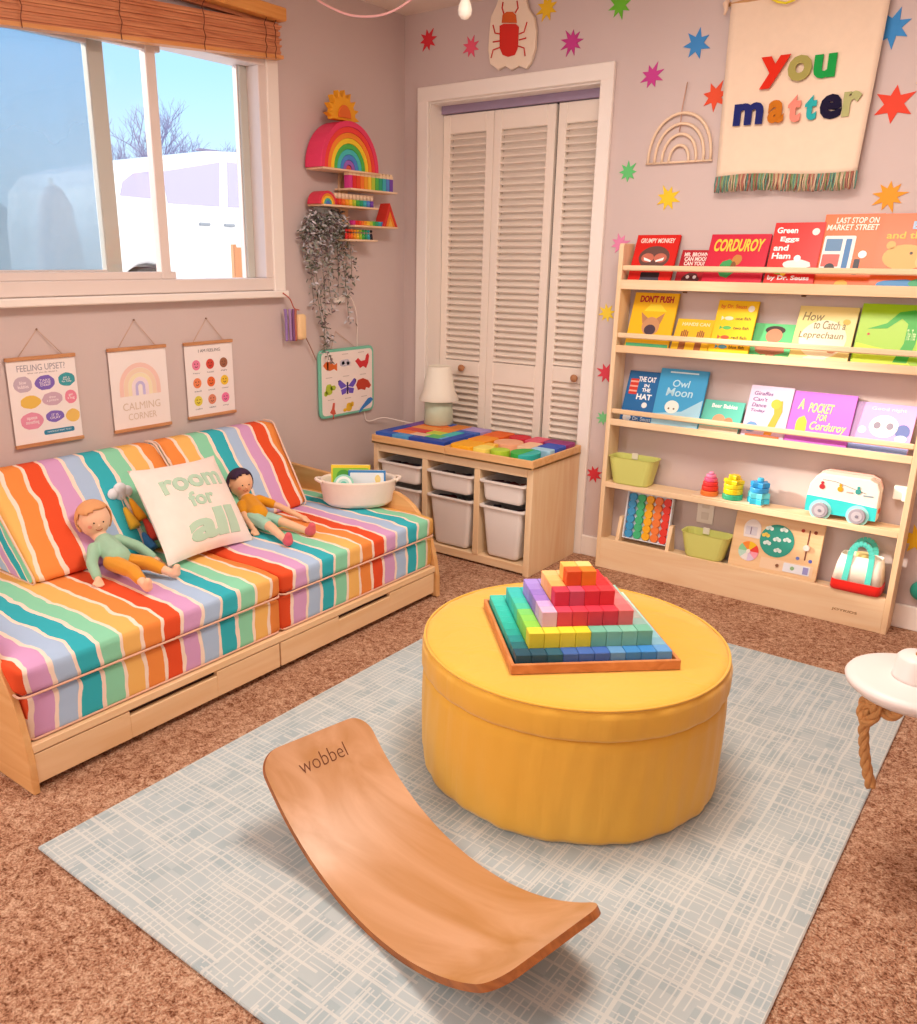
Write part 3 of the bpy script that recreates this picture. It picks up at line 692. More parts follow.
# ================================================================== WOBBLE BOARD
wb=thing('balance_board','curved beech balance board rocking on the rug in the foreground','balance board',(1.913,-2.311,.011))
cx,cy,th,BR,a1,a2,bw=1.913166,-2.31142,-.209119,.539265,.887239,.725407,.311108
bd=Vector((math.cos(th),math.sin(th),0)); bn=Vector((-math.sin(th),math.cos(th),0))
def bpnt(a,s,t): # t = depth below the top surface
    r=BR+t; return Vector((cx,cy,.0275+BR))+bd*(r*math.sin(a))+bn*(s*bw/2)-Vector((0,0,r*math.cos(a)))
m=MB(); TK=.0155; N=64; K=14; vs=[];fs=[]
b=bmesh.new(); crn=.055
def halfw(a):
    L=min((a+a1),(a2-a))*BR
    if L>=crn: return 1.
    return 1-(crn-math.sqrt(max(0,crn**2-(crn-L)**2)))/(bw/2)
As=[]
for i in range(N+1):
    u=i/N
    As.append(-a1+(a1+a2)*(.5-.5*math.cos(PI*u)) )
top=[];bot=[]
for a in As:
    hw=halfw(a); top.append([b.verts.new(bpnt(a,hw*(-1+2*k/K),0)) for k in range(K+1)]); bot.append([b.verts.new(bpnt(a,hw*(-1+2*k/K),TK)) for k in range(K+1)])
for i in range(N):
    for k in range(K):
        b.faces.new([top[i][k],top[i+1][k],top[i+1][k+1],top[i][k+1]]); b.faces.new([bot[i][k],bot[i][k+1],bot[i+1][k+1],bot[i+1][k]])
m.bm(b,BEECH,smooth=True)
obj('deck',m,wb)
m=MB(); b=bmesh.new()
ring=[(i,0) for i in range(N+1)]+[(N,k) for k in range(1,K+1)]+[(i,K) for i in range(N-1,-1,-1)]+[(0,k) for k in range(K-1,0,-1)]
tv=[];bv=[]
for (i,k) in ring:
    a=As[i]; hw=halfw(a); s=hw*(-1+2*k/K); tv.append(b.verts.new(bpnt(a,s,0))); bv.append(b.verts.new(bpnt(a,s,TK)))
for q in range(len(ring)):
    w_=(q+1)%len(ring); b.faces.new([tv[q],tv[w_],bv[w_],bv[q]])
m.bm(b,BEECH_D,smooth=False); obj('ply_edge',m,wb,'darker layered plywood edge')
m=MB(); m.text('wobbel',mat('branding','6E3B1E',.6),-.46,.40,0,1,fn=lambda v:bpnt(-a1+(.030+.036*(1-v.y))/BR*1.0+.03,-v.x*1.0*-1,-.0006-v.z*.2),ext=.0003,off=-.012,sub=.2)
obj('lettering',m,wb,'dark engraved writing')

# ================================================================== TROFAST UNIT
X0,X1,Y0=.176,1.066,-.45
st=thing('storage_unit','low pine storage unit with plastic bins, in front of the closet','storage unit',(.62,-.24,0))
for xc,nm in ((X0+.015,'side_panel'),(.488,'divider'),(.781,'divider'),(X1-.015,'side_panel')):
    m=MB(); m.box(xc-.015,xc+.015,Y0,-.03,.0 if nm=='side_panel' else .048,.4475 if nm=='divider' else .4865,PINE_Z,.002)
    if nm=='side_panel' or True: obj(nm,m,st)
m=MB(); m.box(X0+.0305,X1-.0305,Y0,-.03,.482-.034,.486,PINE_X,.002); obj('top',m,st)
m=MB(); m.box(X0+.03,X1-.03,Y0+.003,-.03,.010,.048,PINE_X,.002); obj('base_shelf',m,st)
m=MB(); m.box(X0+.03,X1-.03,-.045,-.032,.048,.45,PINE_X,.0); obj('back_panel',m,st)
BIN=mat('bin_plastic','F1E8E2',.35,spec=.5); 
def loft_bin(m,x0,x1,y0,y1,z0,z1,mt,tap=.022):
    def ring(ins,z,r=.018): return [(p[0],p[1],z) for p in rrect(x0+ins,x1-ins,y0+ins*.6,y1-ins,r)]
    rings=[ring(tap+.012,z0,.012),ring(tap+.004,z0+.004),ring(tap,z0+.014),ring(.008,z1-.014),ring(.008,z1-.012),ring(-.004,z1-.012),ring(-.008,z1-.008),ring(-.008,z1-.001),ring(-.004,z1),ring(.010,z1),ring(.011,z1-.012),ring(tap+.004,z0+.016),ring(tap+.016,z0+.008,.012)]
    n=len(rings[0]); vs=[p for r in rings for p in r]; fs=[]
    for j in range(len(rings)-1):
        for i in range(n): fs.append([j*n+i,j*n+(i+1)%n,(j+1)*n+(i+1)%n,(j+1)*n+i])
    fs.append(list(range(n))[::-1]); fs.append([(len(rings)-1)*n+i for i in range(n)])
    m.add(vs,fs,mt,smooth=False)
cols=[(X0+.03,.473,'left'),(.503,.766,'middle'),(.796,X1-.03,'right')]
DK=mat('dark_toys','3A2030',.7)
for (a,b_,nm) in cols:
    for k,(z0,z1,z_) in enumerate(((.315,.408,'shallow upper'),(.056,.292,'deep lower'))):
        if nm=='left' and k==1: z0=.17
        t=thing('storage_bin','%s off-white plastic bin in the %s column of the storage unit'%(z_,nm),'storage bin',((a+b_)/2,Y0+.1,z0),'plastic bins of the storage unit')
        m=MB(); loft_bin(m,a+.009,b_-.009,Y0-.006 if k else Y0-.010,-.07,z0,z1,BIN,.03 if k else .014); obj('bin_body',m,t)
        for sx in (a+.0045,b_-.0045):   # runners
            m=MB(); m.box(sx-.0035,sx+.0035,Y0+.01,-.08,z1-.018,z1-.013,PINE_Y,0); obj('runner',m,st)
        # toys inside
        rg=random.Random(a*100+k)
        cs=['4A2438','2C1F3A','6B2D2A','3A3348','8A4A3A']
        for q in range(5):
            m=MB(); xx=a+.05+.04*q; zz=z1-.014-rg.uniform(0,.012)
            if nm!='left' or k==0:
                M=Matrix.Translation((min(xx,b_-.05),Y0+.05+rg.uniform(0,.05),zz))@Matrix.Rotation(rg.uniform(0,3),4,'Z')
                m.box(-.018,.018,-.03,.03,-.05 if k else -.045,0,P(cs[(q+k)%5]),.004,M)
                o=obj('toy_brick',m); tag(o,'dark toy piece inside the %s bin of the %s column, %s'%(z_,nm,['leftmost','second from left','in the middle','second from right','rightmost'][q]),'toy','toys inside the plastic bins')
# puzzle trays with shapes
def ptray(label,x0,x1,y0,y1,z):
    t=thing('puzzle_tray',label,'tray',((x0+x1)/2,(y0+y1)/2,z)); TW=wood('tray_birch','EFC08A','E3A96C','x',2)
    m=MB(); m.box(x0,x1,y0,y1,z,z+.008,TW,0); obj('bottom',m,t)
    for a in ((x0,x1,y0,y0+.012),(x0,x1,y1-.012,y1),(x0,x0+.012,y0+.012,y1-.012),(x1-.012,x1,y0+.012,y1-.012)):
        m=MB(); m.box(a[0],a[1],a[2],a[3],z,z+.040,TW,.002); obj('side_rail',m,t)
TZ=.4875
ptray('left wooden puzzle tray on the storage unit, under the lamp',.178,.612,-.466,-.035,TZ)
ptray('right wooden puzzle tray on the storage unit',.616,1.072,-.470,-.035,TZ)
def piece(name,label,pts,x0,y0,c,z=TZ+.009,h=.046):
    m=MB(); m.prism([(x0+p[0],y0+p[1]) for p in pts],z,z+h,blk(c),None,.003,2); tag(obj(name,m),label,'wooden piece','wooden pieces in the puzzle trays')
def rc(a,b_,c,d,r=.004): return rrect(a,b_,c,d,r,2)
L0x,L0y=.191,-.453     # inner corner of the left tray, .408 x .405
left=[('blue bar along the front, left end','long',rc(0,.10,0,.055),'2F5FC0'),('light blue bar along the front','long',rc(.102,.20,0,.055),'4E9AD8'),('dark blue bar along the front right','long',rc(.202,.406,0,.055),'2548A8'),
 ('blue bar down the left edge','',rc(0,.055,.057,.22),'2C50B4'),('purple bar at the left back','',rc(0,.055,.222,.40),'7A4CA8'),('orange block at the left','',rc(.057,.16,.057,.13),'F0803A'),
 ('red diagonal block','',[(.057,.132),(.16,.132),(.20,.20),(.057,.20)],'D84A48'),('light orange block','',rc(.057,.20,.202,.27),'F4A04C'),('orange block at the back','',rc(.057,.20,.272,.34),'EE7A30'),
 ('blue bar at the back left','',rc(.057,.20,.342,.40),'2F5FC0'),('cream piece in the middle','',rc(.162,.25,.057,.118),'EFC9A8'),('green square','',rc(.252,.33,.057,.13),'5FC06A'),
 ('yellow-green square','',rc(.204,.29,.132,.20),'C8D84A'),('teal block','',rc(.292,.35,.132,.25),'3FBFC0'),('blue bar down the right edge','',rc(.352,.406,.057,.25),'2A52B8'),
 ('light blue square at the right','',rc(.332,.350,.057,.13),'6FB2E0'),('orange block behind','',rc(.204,.29,.202,.30),'F2903E'),('lilac block at the right back','',rc(.292,.406,.302,.40),'B4A0DC'),('blue block at right','',rc(.292,.406,.252,.30),'3D6CC8'),('orange-brown bar at the back','',rc(.204,.29,.302,.40),'E08A40')]
for lab,_,pts,c in left: piece('puzzle_piece','%s in the left puzzle tray'%lab,pts,L0x,L0y,c)
R0x,R0y=.629,-.457
def qcir(cx,cy,r,a0,a1,n=12): return [(cx,cy)]+[(cx+r*math.cos(R(a0+(a1-a0)*i/n)),cy+r*math.sin(R(a0+(a1-a0)*i/n))) for i in range(n+1)]
right=[('yellow-orange block at the front left corner',rc(0,.12,0,.13,.02),'F9B21E'),('light yellow block at the front',rc(.122,.20,0,.09,.02),'F7E06A'),('lime green round at the front',circ(.245,.045,.043,20),'B8D83A'),
 ('green half-round at the front',[(.30+.07*math.cos(R(90+180*i/14)) +.06,.075+.072*math.sin(R(90+180*i/14))) for i in range(15)],'3DB54A'),
 ('teal half-round at the front right',[(.362+.055*math.cos(R(-90+180*i/14)),.075+.072*math.sin(R(-90+180*i/14))) for i in range(15)],'2FB7B0'),
 ('orange block at the left',rc(0,.11,.132,.26,.02),'F79A1C'),('orange-red block at the back left',rc(0,.11,.262,.40,.02),'F06A22'),
 ('crimson round at the back',circ(.165,.345,.052,20),'D8283A'),('peach round in the middle',circ(.185,.21,.068,24),'F4B48C'),('pink block at the back',rc(.22,.30,.28,.40,.015),'E8607A'),
 ('purple block at the back right',rc(.302,.43,.31,.40,.015),'9A3A7C'),('light peach block in the middle',rc(.256,.33,.152,.278,.015),'F6C8A4'),('pale blue block at the right',rc(.333,.43,.152,.205,.01),'A6D4EE'),
 ('royal blue block at the right',rc(.333,.43,.207,.308,.01),'2F56C4'),('amber piece between the orange blocks',rc(.122,.178,.092,.139,.006),'FBC64A')]
for lab,pts,c in right: piece('puzzle_piece','%s of the right puzzle tray'%lab,pts,R0x,R0y,c)

# lamp
LX,LY=.305,-.098; LZ=TZ+.055
lp=thing('table_lamp','small white table lamp with a pale green-grey drum base','lamp',(LX,LY,LZ)); M=Matrix.Translation((LX,LY,LZ+.0005))
m=MB(); m.lathe([(0,0),(.070,0),(.074,.004),(.071,.06),(.067,.115),(.060,.120),(0,.122)],mat('lamp_base','C8D2B8',.35),M,32); obj('base',m,lp)
m=MB(); m.lathe([(.012,.12),(.012,.20)],WHITE,M,12); obj('socket_stem',m,lp)
m=MB(); m.lathe([(.098,.120),(.100,.124),(.080,.165),(.058,.285),(.055,.288),(.055,.284),(.077,.165),(.095,.124),(.098,.120)],mat('lamp_shade','F4ECDC',.6),M,40,cap=False)
m.lathe([(.055,.284),(.012,.280)],mat('lamp_shade','F4ECDC',.6),M,40,cap=False); obj('lamp_shade',m,lp)

# ================================================================== BOOKCASE
bx0,bx1,bd_=1.224,2.424,-.120
bc=thing('bookcase','tall narrow pine front-facing bookcase against the back wall','bookcase',((bx0+bx1)/2,-.06,0))
for x in (bx0,bx1-.020):
    m=MB(); m.prism([(-.120,0),(-.016,0),(-.016,1.402),(-.112,1.402),(-.120,1.392)],x,x+.020,PINE_Z,Matrix(((0,0,1,0),(1,0,0,0),(0,1,0,0),(0,0,0,1))),.0015); obj('side_panel',m,bc)
ix0,ix1=bx0+.020,bx1-.020
for z0,z1 in ((1.222,1.260),(.965,.995),(.655,.682)):
    m=MB(); m.box(ix0,ix1,bd_,bd_+.016,z0,z1,PINE_X,.0015); obj('front_lip',m,bc)
    m=MB(); m.box(ix0,ix1,bd_+.016,-.018,z0,z0+.012,PINE_X,0); obj('shelf',m,bc)
m=MB(); m.box(ix0,ix1,bd_,-.018,.378,.402,PINE_X,.0015); obj('shelf',m,bc)
m=MB(); m.box(ix0,ix1,bd_,bd_+.018,.0,.140,PINE_X,.0015); m.box(ix0,ix1,bd_+.018,-.018,.112,.126,PINE_X,0); obj('base_box',m,bc)
for z in (1.306,1.036,.716):
    m=MB(); m.box(ix0,ix1,bd_+.002,bd_+.014,z-.0105,z+.0105,PINE_X,.004); obj('book_rail',m,bc)
m=MB()
for x,z in ((1.505,1.213),(1.955,1.213)): m.lathe([(.0,.0),(.008,.0),(.010,.006),(0,.007)],P('6B4A32'),Matrix.Translation((x,-.085,z)),10)
obj('shelf_peg',m,bc)
m=MB(); m.text('JOYKIDS',P('A5794C'),-.045,.045,-.006,.006,plane_y(2.272,bd_-.0005,.057),off=.02,ext=.0004); obj('maker_mark',m,bc,'small burnt maker mark')

def picture_book(label,px,pt,zb,c,art,lean=None,w=None,h=None,dy=0,thick=.009,roll=0):
    """px: (xl,xr) of the book at its foot, pt: height along the cover"""
    xl,xr=px; xl+=.008; xr+=.020; w=xr-xl; lean=min(R(27),math.asin(.078/pt)); pt=pt*math.cos(R(15))/math.cos(lean)*1.01
    M=Matrix.Translation(((xl+xr)/2,-.098+dy,zb))@Matrix.Rotation(R(roll),4,'Y')@Matrix.Rotation(-lean,4,'X')
    t=thing('picture_book',label,'book',M.to_translation(),None)
    m=MB(); m.box(-w/2,w/2,-.0015,0,0,pt,P(c,.35),.0004,M); m.box(-w/2,w/2,thick-.0015,thick,0,pt,P(c,.35),.0004,M); m.box(-w/2-.0008,-w/2+.001,-.0015,thick,0,pt,P(c,.35),0,M)
    A=M@plane_y(0,-.0016,0)
    art(m,A,w,pt); obj('cover',m,t)
    m=MB(); m.box(-w/2+.001,w/2-.004,0,thick-.0015,.003,pt-.004,P('F3EADC'),0,M); obj('pages',m,t)
def T(m,s,c,A,x0,x1,y0,y1,off=.02,shear=0): m.text(s,P(c,.4),x0,x1,y0,y1,A,z=.0006,ext=.0005,off=off,shear=shear)
def S(m,pts,c,A,z=0): m.prism(pts,0,.0006+z,P(c,.4),A)
def a_grumpy(m,A,w,h):
    T(m,'GRUMPY MONKEY','FFE9E0',A,-w*.40,w*.40,h*.84,h*.93)
    S(m,circ(0,h*.56,w*.36,24,h*.22),'6A4A44',A); S(m,circ(-w*.15,h*.55,w*.15,16,h*.09),'C8705C',A,.0003); S(m,circ(w*.15,h*.55,w*.15,16,h*.09),'C8705C',A,.0003)
    for s in (-1,1): S(m,[(s*w*.24,h*.56),(s*w*.05,h*.50),(s*w*.06,h*.47),(s*w*.22,h*.50)],'FFFFFF',A,.0006)
    S(m,[(-w*.25,0.01),(w*.25,.01),(w*.20,h*.22),(-w*.2,h*.22)],'4E4A58',A); S(m,rrect(-w*.22,w*.22,h*.17,h*.27,.003),'2A2026',A,.0003)
def a_brown(m,A,w,h):
    T(m,'MR. BROWN\nCAN MOO!\nCAN YOU?','FFEDE6',A,-w*.40,w*.40,h*.58,h*.93,.03); S(m,blobpts(0,h*.22,w*.28,h*.17,seed=2),'5A2A30',A); S(m,circ(-w*.1,h*.27,w*.06),'FFFFFF',A,.0005); S(m,circ(w*.13,h*.27,w*.06),'FFFFFF',A,.0005)
def a_cord(m,A,w,h):
    T(m,'CORDUROY','F8D548',A,-w*.42,w*.42,h*.68,h*.91,.03,.2)
    S(m,blobpts(-w*.12,h*.36,w*.13,h*.17,seed=3),'3FA25A',A); S(m,blobpts(w*.02,h*.52,w*.08,h*.10,seed=5),'C8893E',A,.0004); S(m,blobpts(-w*.02,h*.40,w*.05,h*.10,seed=8),'8A5A2E',A,.0008)
def a_eggs(m,A,w,h):
    for s,x0,x1,y in (('Green',-.44,-.02,.84),('Eggs',-.34,.04,.70),('and',-.44,-.14,.58),('Ham',-.44,-.06,.46)): T(m,s,'FFFFFF',A,w*x0,w*x1,h*y,h*(y+.09),.03)
    T(m,'by Dr. Seuss','FFFFFF',A,-w*.44,w*.40,h*.13,h*.215,.03); S(m,circ(w*.34,h*.86,w*.075,12),'FFF3EC',A)
    S(m,blobpts(w*.10,h*.38,w*.28,h*.07,seed=3),'F6F2EE',A); S(m,circ(w*.08,h*.47,w*.07,14),'FFFFFF',A,.0005); S(m,circ(-w*.24,h*.27,w*.11,14,h*.04),'8CC63C',A); S(m,circ(-w*.14,h*.25,w*.06,14),'F5D03C',A,.0005)
def a_last(m,A,w,h):
    T(m,'LAST STOP ON','FFF6E6',A,-w*.30,w*.42,h*.88,h*.955,.02,.1); T(m,'MARKET STREET','FFF6E6',A,-w*.44,w*.44,h*.79,h*.865,.02,.1)
    S(m,rrect(-w*.44,w*.10,h*.28,h*.72,.006),'F4F1EC',A); S(m,rrect(-w*.40,-w*.12,h*.52,h*.68,.003),'5E8AB4',A,.0004); S(m,rrect(-w*.06,w*.04,h*.30,h*.68,.003),'3F7DB8',A,.0004); S(m,rrect(-w*.42,-w*.12,h*.32,h*.48,.003),'E2645A',A,.0004)
    S(m,circ(-w*.26,h*.30,w*.09),'22242E',A,.0008); S(m,circ(w*.26,h*.48,w*.07),'FFFFFF',A,.0004); S(m,rrect(w*.14,w*.24,h*.22,h*.42,.004),'2E2A34',A,.0004); S(m,blobpts(-.0,h*.10,w*.12,h*.05,seed=4),'F5B33C',A)
def a_bear(m,A,w,h):
    T(m,'BEAR','A9C8E8',A,-w*.10,w*.44,h*.80,h*.90,.03); T(m,'and the Star','E8C43C',A,-w*.40,w*.44,h*.68,h*.77,.02)
    S(m,circ(-w*.12,h*.45,w*.28,22,h*.16),'E8B05C',A); S(m,circ(-w*.32,h*.60,w*.06),'E8B05C',A); S(m,circ(w*.14,h*.40,w*.12),'EDC07A',A,.0004); S(m,circ(w*.2,h*.42,w*.03),'3A2620',A,.0008); S(m,circ(-w*.05,h*.50,w*.02),'3A2620',A,.0008)
    S(m,blobpts(-w*.1,h*.10,w*.3,h*.07,seed=3),'3E8CC6',A); S(m,blobpts(w*.12,h*.12,w*.13,h*.06,seed=5),'2FA46A',A,.0004)
ZB1,ZB2,ZB3=1.2355,.9785,.6685
picture_book('red picture book with a scowling grey face, leftmost on the top shelf',(1.250,1.420),.205,ZB1,'D8231C',a_grumpy)
picture_book('small dark red book tucked beside the scowling-face book',(1.446,1.555),.145,ZB1,'B52230',a_brown,dy=.012)
picture_book('wide crimson book with yellow lettering on the top shelf',(1.560,1.775),.205,ZB1,'D42441',a_cord,lean=14)
picture_book('bright red book with scattered white words on the top shelf',(1.798,1.962),.245,ZB1,'DE1F18',a_eggs,dy=-.002)
picture_book('orange book with a bus picture on the top shelf',(1.968,2.150),.272,ZB1,'EE6A1C',a_last,dy=.009)
picture_book('orange book with a brown bear face, rightmost on the top shelf',(2.158,2.395),.270,ZB1,'EC6A22',a_bear,dy=-.002)
def a_monkey(m,A,w,h):
    T(m,'DON\'T PUSH','B8242C',A,-w*.36,w*.40,h*.83,h*.95,.04); S(m,[(-w*.22,h*.68),(w*.30,h*.68),(w*.14,h*.80),(-w*.10,h*.80)],'F6DC3A',A)
    S(m,circ(0,h*.42,w*.20,20,h*.16),'C99468',A); S(m,[(-w*.20,h*.46),(-w*.27,h*.66),(-w*.10,h*.56)],'B9835C',A); S(m,[(w*.20,h*.46),(w*.27,h*.66),(w*.10,h*.56)],'B9835C',A); S(m,circ(0,h*.36,w*.13,18,h*.09),'4A3A48',A,.0004); S(m,rrect(-w*.48,w*.48,.002,h*.12,.002),'4FB07A',A)
def a_hands(m,A,w,h):
    T(m,'HANDS CAN','F8F0C0',A,-w*.35,w*.4,h*.80,h*.90,.02)
    for sx in (-1,1):
        S(m,rrect(sx*w*.22-w*.09,sx*w*.22+w*.09,h*.05,h*.42,.006),'A4643A',A)
        for k in range(4): S(m,rrect(sx*w*.22-w*.10+k*w*.052,sx*w*.22-w*.062+k*w*.052,h*.38,h*(.64+.04*(k in(1,2))),.0015),'A4643A',A,.0002)
def a_seuss(m,A,w,h):
    T(m,'by Dr. Seuss','E0782A',A,-w*.42,w*.22,h*.84,h*.93,.02); S(m,circ(w*.34,h*.86,w*.08),'F4F0E4',A)
    for i,(tx,c) in enumerate((('one fish','E9DCC0'),('two fish','5CB85A'),('red fish','D8542E'),('blue fish','58A8D4'))):
        y=h*(.68-.17*i); S(m,circ(-w*.16,y,w*.11,14,h*.035),c,A); S(m,[(-w*.27,y),(-w*.35,y+h*.04),(-w*.35,y-h*.04)],c,A); T(m,tx,'6A5A30',A,w*.0,w*.38,y-h*.025,y+h*.03,.01)
def a_face(m,A,w,h):
    S(m,circ(w*.02,h*.66,w*.20,20,h*.20),'C08060',A); S(m,circ(w*.02,h*.82,w*.24,20,h*.12),'3A2824',A,-.0001); S(m,blobpts(0,h*.30,w*.36,h*.2,seed=3),'B8785A',A); T(m,'Hair','5A2A20',A,-w*.2,w*.3,.004,h*.12)
    S(m,rrect(-w*.3,w*.3,h*.40,h*.48,.003),'F0E4D8',A,.0005)
def a_lep(m,A,w,h):
    S(m,circ(0,h*.42,w*.40,26,h*.34),'FBF4D4',A)
    for s,x0,x1,y,sh in (('How',-.42,-.05,.74,.2),('to Catch a',-.20,.34,.60,.1),('Leprechaun',-.42,.34,.40,.1)): T(m,s,'8A7A4A',A,w*x0,w*x1,h*y,h*(y+.15),.01,sh)
    S(m,blobpts(w*.34,h*.74,w*.07,h*.05,seed=8),'E8B43A',A); S(m,blobpts(w*.2,h*.25,w*.10,h*.06,seed=9),'D8906A',A,.0006); S(m,blobpts(-w*.05,h*.08,w*.2,h*.04,seed=3),'E6D9B4',A,.0006)
def a_green(m,A,w,h):
    S(m,[(-w*.36,h*.60),(-w*.1,h*.70),(w*.05,h*.88),(w*.26,h*.92),(w*.38,h*.80),(w*.36,h*.4),(w*.30,h*.1),(w*.10,h*.1),(w*.20,h*.4),(w*.20,h*.70),(w*.1,h*.78),(-w*.08,h*.62)],'3FB83A',A)
    T(m,'The Tree','D8F4B0',A,w*.21,w*.34,h*.45,h*.62,.01); S(m,[(-w*.48,.004),(w*.4,.004),(w*.2,h*.25),(-w*.48,h*.38)],'D6F03A',A,-.0002); S(m,circ(-w*.33,h*.52,w*.02),'D8542E',A)
picture_book('yellow book with a big-eared animal and red banner, leftmost on the second shelf',(1.262,1.440),.235,ZB2,'F2C01E',a_monkey)
picture_book('small yellow book showing brown hands',(1.462,1.600),.135,ZB2,'F4C52C',a_hands,lean=13)
picture_book('upright yellow book with small fish pictures on the second shelf',(1.618,1.762),.215,ZB2,'F4C81C',a_seuss,dy=-.0015)
picture_book('green book showing a face, in the middle of the second shelf',(1.770,1.912),.132,ZB2,'5CC07A',a_face,dy=.010)
picture_book('pale yellow book with curly title on the second shelf',(1.926,2.118),.205,ZB2,'F0DC8E',a_lep)
picture_book('lime green book with a bending green tree on the second shelf',(2.140,2.352),.222,ZB2,'A8D81E',a_green)
def a_cat(m,A,w,h):
    for s,x0,x1,y,hh_ in (('THE CAT','-.20',.30,.80,.10),('IN','.0',.14,.70,.06),('THE','-.04',.20,.61,.07),('HAT','-.16',.28,.46,.11)): T(m,s,'FFFFFF',A,w*float(x0),w*x1,h*y,h*(y+hh_),.03)
    S(m,rrect(-w*.42,-w*.18,h*.55,h*.85,.004),'D43A28',A)
    for k in range(3): S(m,rrect(-w*.42,-w*.18,h*(.60+.09*k),h*(.63+.09*k),.001),'F2B0A0',A,.0004)
    S(m,circ(w*.12,h*.36,w*.08,14),'F4F0EA',A); T(m,'by Dr. Seuss','DCEBFA',A,-w*.30,w*.40,h*.04,h*.13,.02); S(m,blobpts(-w*.3,h*.1,w*.12,h*.07,seed=3),'F4EFE8',A)
def a_owl(m,A,w,h):
    T(m,'Owl','BFE6F4',A,-w*.20,w*.16,h*.70,h*.82,.01,.1); T(m,'Moon','BFE6F4',A,-w*.30,w*.26,h*.54,h*.68,.01,.1)
    S(m,[(-w*.49,.002),(w*.49,.002),(w*.49,h*.52),(w*.1,h*.30),(-w*.49,h*.22)],'A9D8EC',A); S(m,circ(-w*.12,h*.36,w*.15,20,h*.11),'EEF2EA',A,.0004); S(m,rrect(-w*.3,w*.3,h*.93,h*.955,.001),'D8F0F8',A)
    for s in (-.18,-.07): S(m,circ(w*s,h*.33,w*.02),'7A6A50',A,.0008)
def a_small(m,A,w,h):
    T(m,'Bear Babies','FFFFFF',A,-w*.30,w*.34,h*.78,h*.90,.02); S(m,circ(-w*.05,h*.42,w*.16),'D9A07A',A); S(m,circ(w*.2,h*.40,w*.11),'C98A66',A); S(m,rrect(-w*.49,w*.49,.001,h*.22,.001),'D9C8B0',A,.0004)
def a_gir(m,A,w,h):
    for i,s in enumerate(('Giraffes','Can\'t','Dance','Today')): T(m,s,'6A4A8A',A,-w*.40,-w*.40+w*(.44 if i in(0,) else .34),h*(.82-.11*i),h*(.89-.11*i),.0,.2)
    S(m,[(w*.02,h*.10),(w*.20,h*.10),(w*.34,h*.55),(w*.30,h*.75),(w*.10,h*.72),(w*.16,h*.5)],'F0A83A',A); S(m,circ(w*.16,h*.68,w*.12,14),'F2B63C',A,.0004); S(m,blobpts(-w*.3,h*.22,w*.14,h*.10,seed=5),'6A98C8',A); S(m,rrect(-w*.4,w*.4,.003,h*.09,.002),'E8784A',A,.0002)
def a_pocket(m,A,w,h):
    T(m,'A','FBE48A',A,-w*.40,-w*.30,h*.66,h*.86,.03,.2); T(m,'POCKET','FBE48A',A,-w*.22,w*.18,h*.62,h*.80,.02,.2); T(m,'FOR','FBE48A',A,-w*.06,w*.10,h*.48,h*.60,.02,.2); T(m,'Corduroy','FBE48A',A,-w*.14,w*.44,h*.26,h*.46,.02,.2)
    S(m,blobpts(-w*.28,h*.36,w*.09,h*.18,seed=3),'E8D43A',A)
def a_panda(m,A,w,h):
    T(m,'Good night','F8D8C8',A,-w*.24,w*.34,h*.84,h*.92,.01); S(m,circ(w*.02,h*.55,w*.24,24,h*.22),'FBF6F4',A)
    for s in (-.09,.12): S(m,circ(w*s,h*.56,w*.06,14,h*.07),'8A7F90',A,.0004)
    S(m,circ(w*.34,h*.48,w*.12,16,h*.14),'5A6AA8',A); S(m,circ(w*.34,h*.34,w*.10,14,h*.07),'D8E8F8',A,.0004); S(m,rrect(-w*.49,w*.49,.001,h*.16,.001),'8FA8E0',A); S(m,circ(-w*.32,h*.45,w*.07),'F8D8E8',A)
picture_book('dark blue book with a red striped hat, leftmost on the third shelf',(1.262,1.405),.218,ZB3,'1F6AA8',a_cat,dy=.010)
picture_book('light blue night-sky book overlapping the dark blue one',(1.408,1.598),.242,ZB3,'3FA4D8',a_owl,dy=-.002)
picture_book('small teal book with brown animals on the third shelf',(1.612,1.760),.130,ZB3,'63C8B4',a_small,lean=13)
picture_book('lilac book with a tall yellow giraffe on the third shelf',(1.785,1.935),.205,ZB3,'DCC4DC',a_gir)
picture_book('bright purple book with yellow lettering on the third shelf',(1.950,2.160),.198,ZB3,'C868D0',a_pocket)
picture_book('pale purple book with a round white animal face, rightmost on the third shelf',(2.172,2.360),.178,ZB3,'C49AD8',a_panda,dy=.010)

# green baskets
def plastic_basket(label,x0,x1,y0,y1,z0,h,c='D9DC7C'):
    t=thing('plastic_basket',label,'basket',((x0+x1)/2,(y0+y1)/2,z0),'yellow-green baskets in the bookcase')
    def ring(i,z,r=.03): return [(p[0],p[1],z) for p in rrect(x0+i,x1-i,y0+i*.4,y1-i*.4,min(r,(y1-y0)/2-.004))]
    rs=[ring(.030,z0),ring(.024,z0+.006),ring(.004,z0+h-.004),ring(.0,z0+h),ring(.005,z0+h),ring(.008,z0+h-.006),ring(.028,z0+.008),ring(.034,z0+.006)]
    n=len(rs[0]); m=MB(); fs=[[j*n+i,j*n+(i+1)%n,(j+1)*n+(i+1)%n,(j+1)*n+i] for j in range(len(rs)-1) for i in range(n)]+[list(range(n))[::-1],[(len(rs)-1)*n+i for i in range(n)]]
    m.add([p for r in rs for p in r],fs,mat('basket_'+c,c,.5),smooth=False); obj('body',m,t)
    m=MB(); xc=(x0+x1)/2-.02; m.box(xc-.014,xc+.014,y1-.012,y1-.004,z0+h-.022,z0+h+.006,P('F4EBD8'),.002); obj('tag',m,t,'small cream tag')
plastic_basket('yellow-green basket at the left end of the middle open shelf',1.246,1.460,-.134,-.022,.4025,.118)
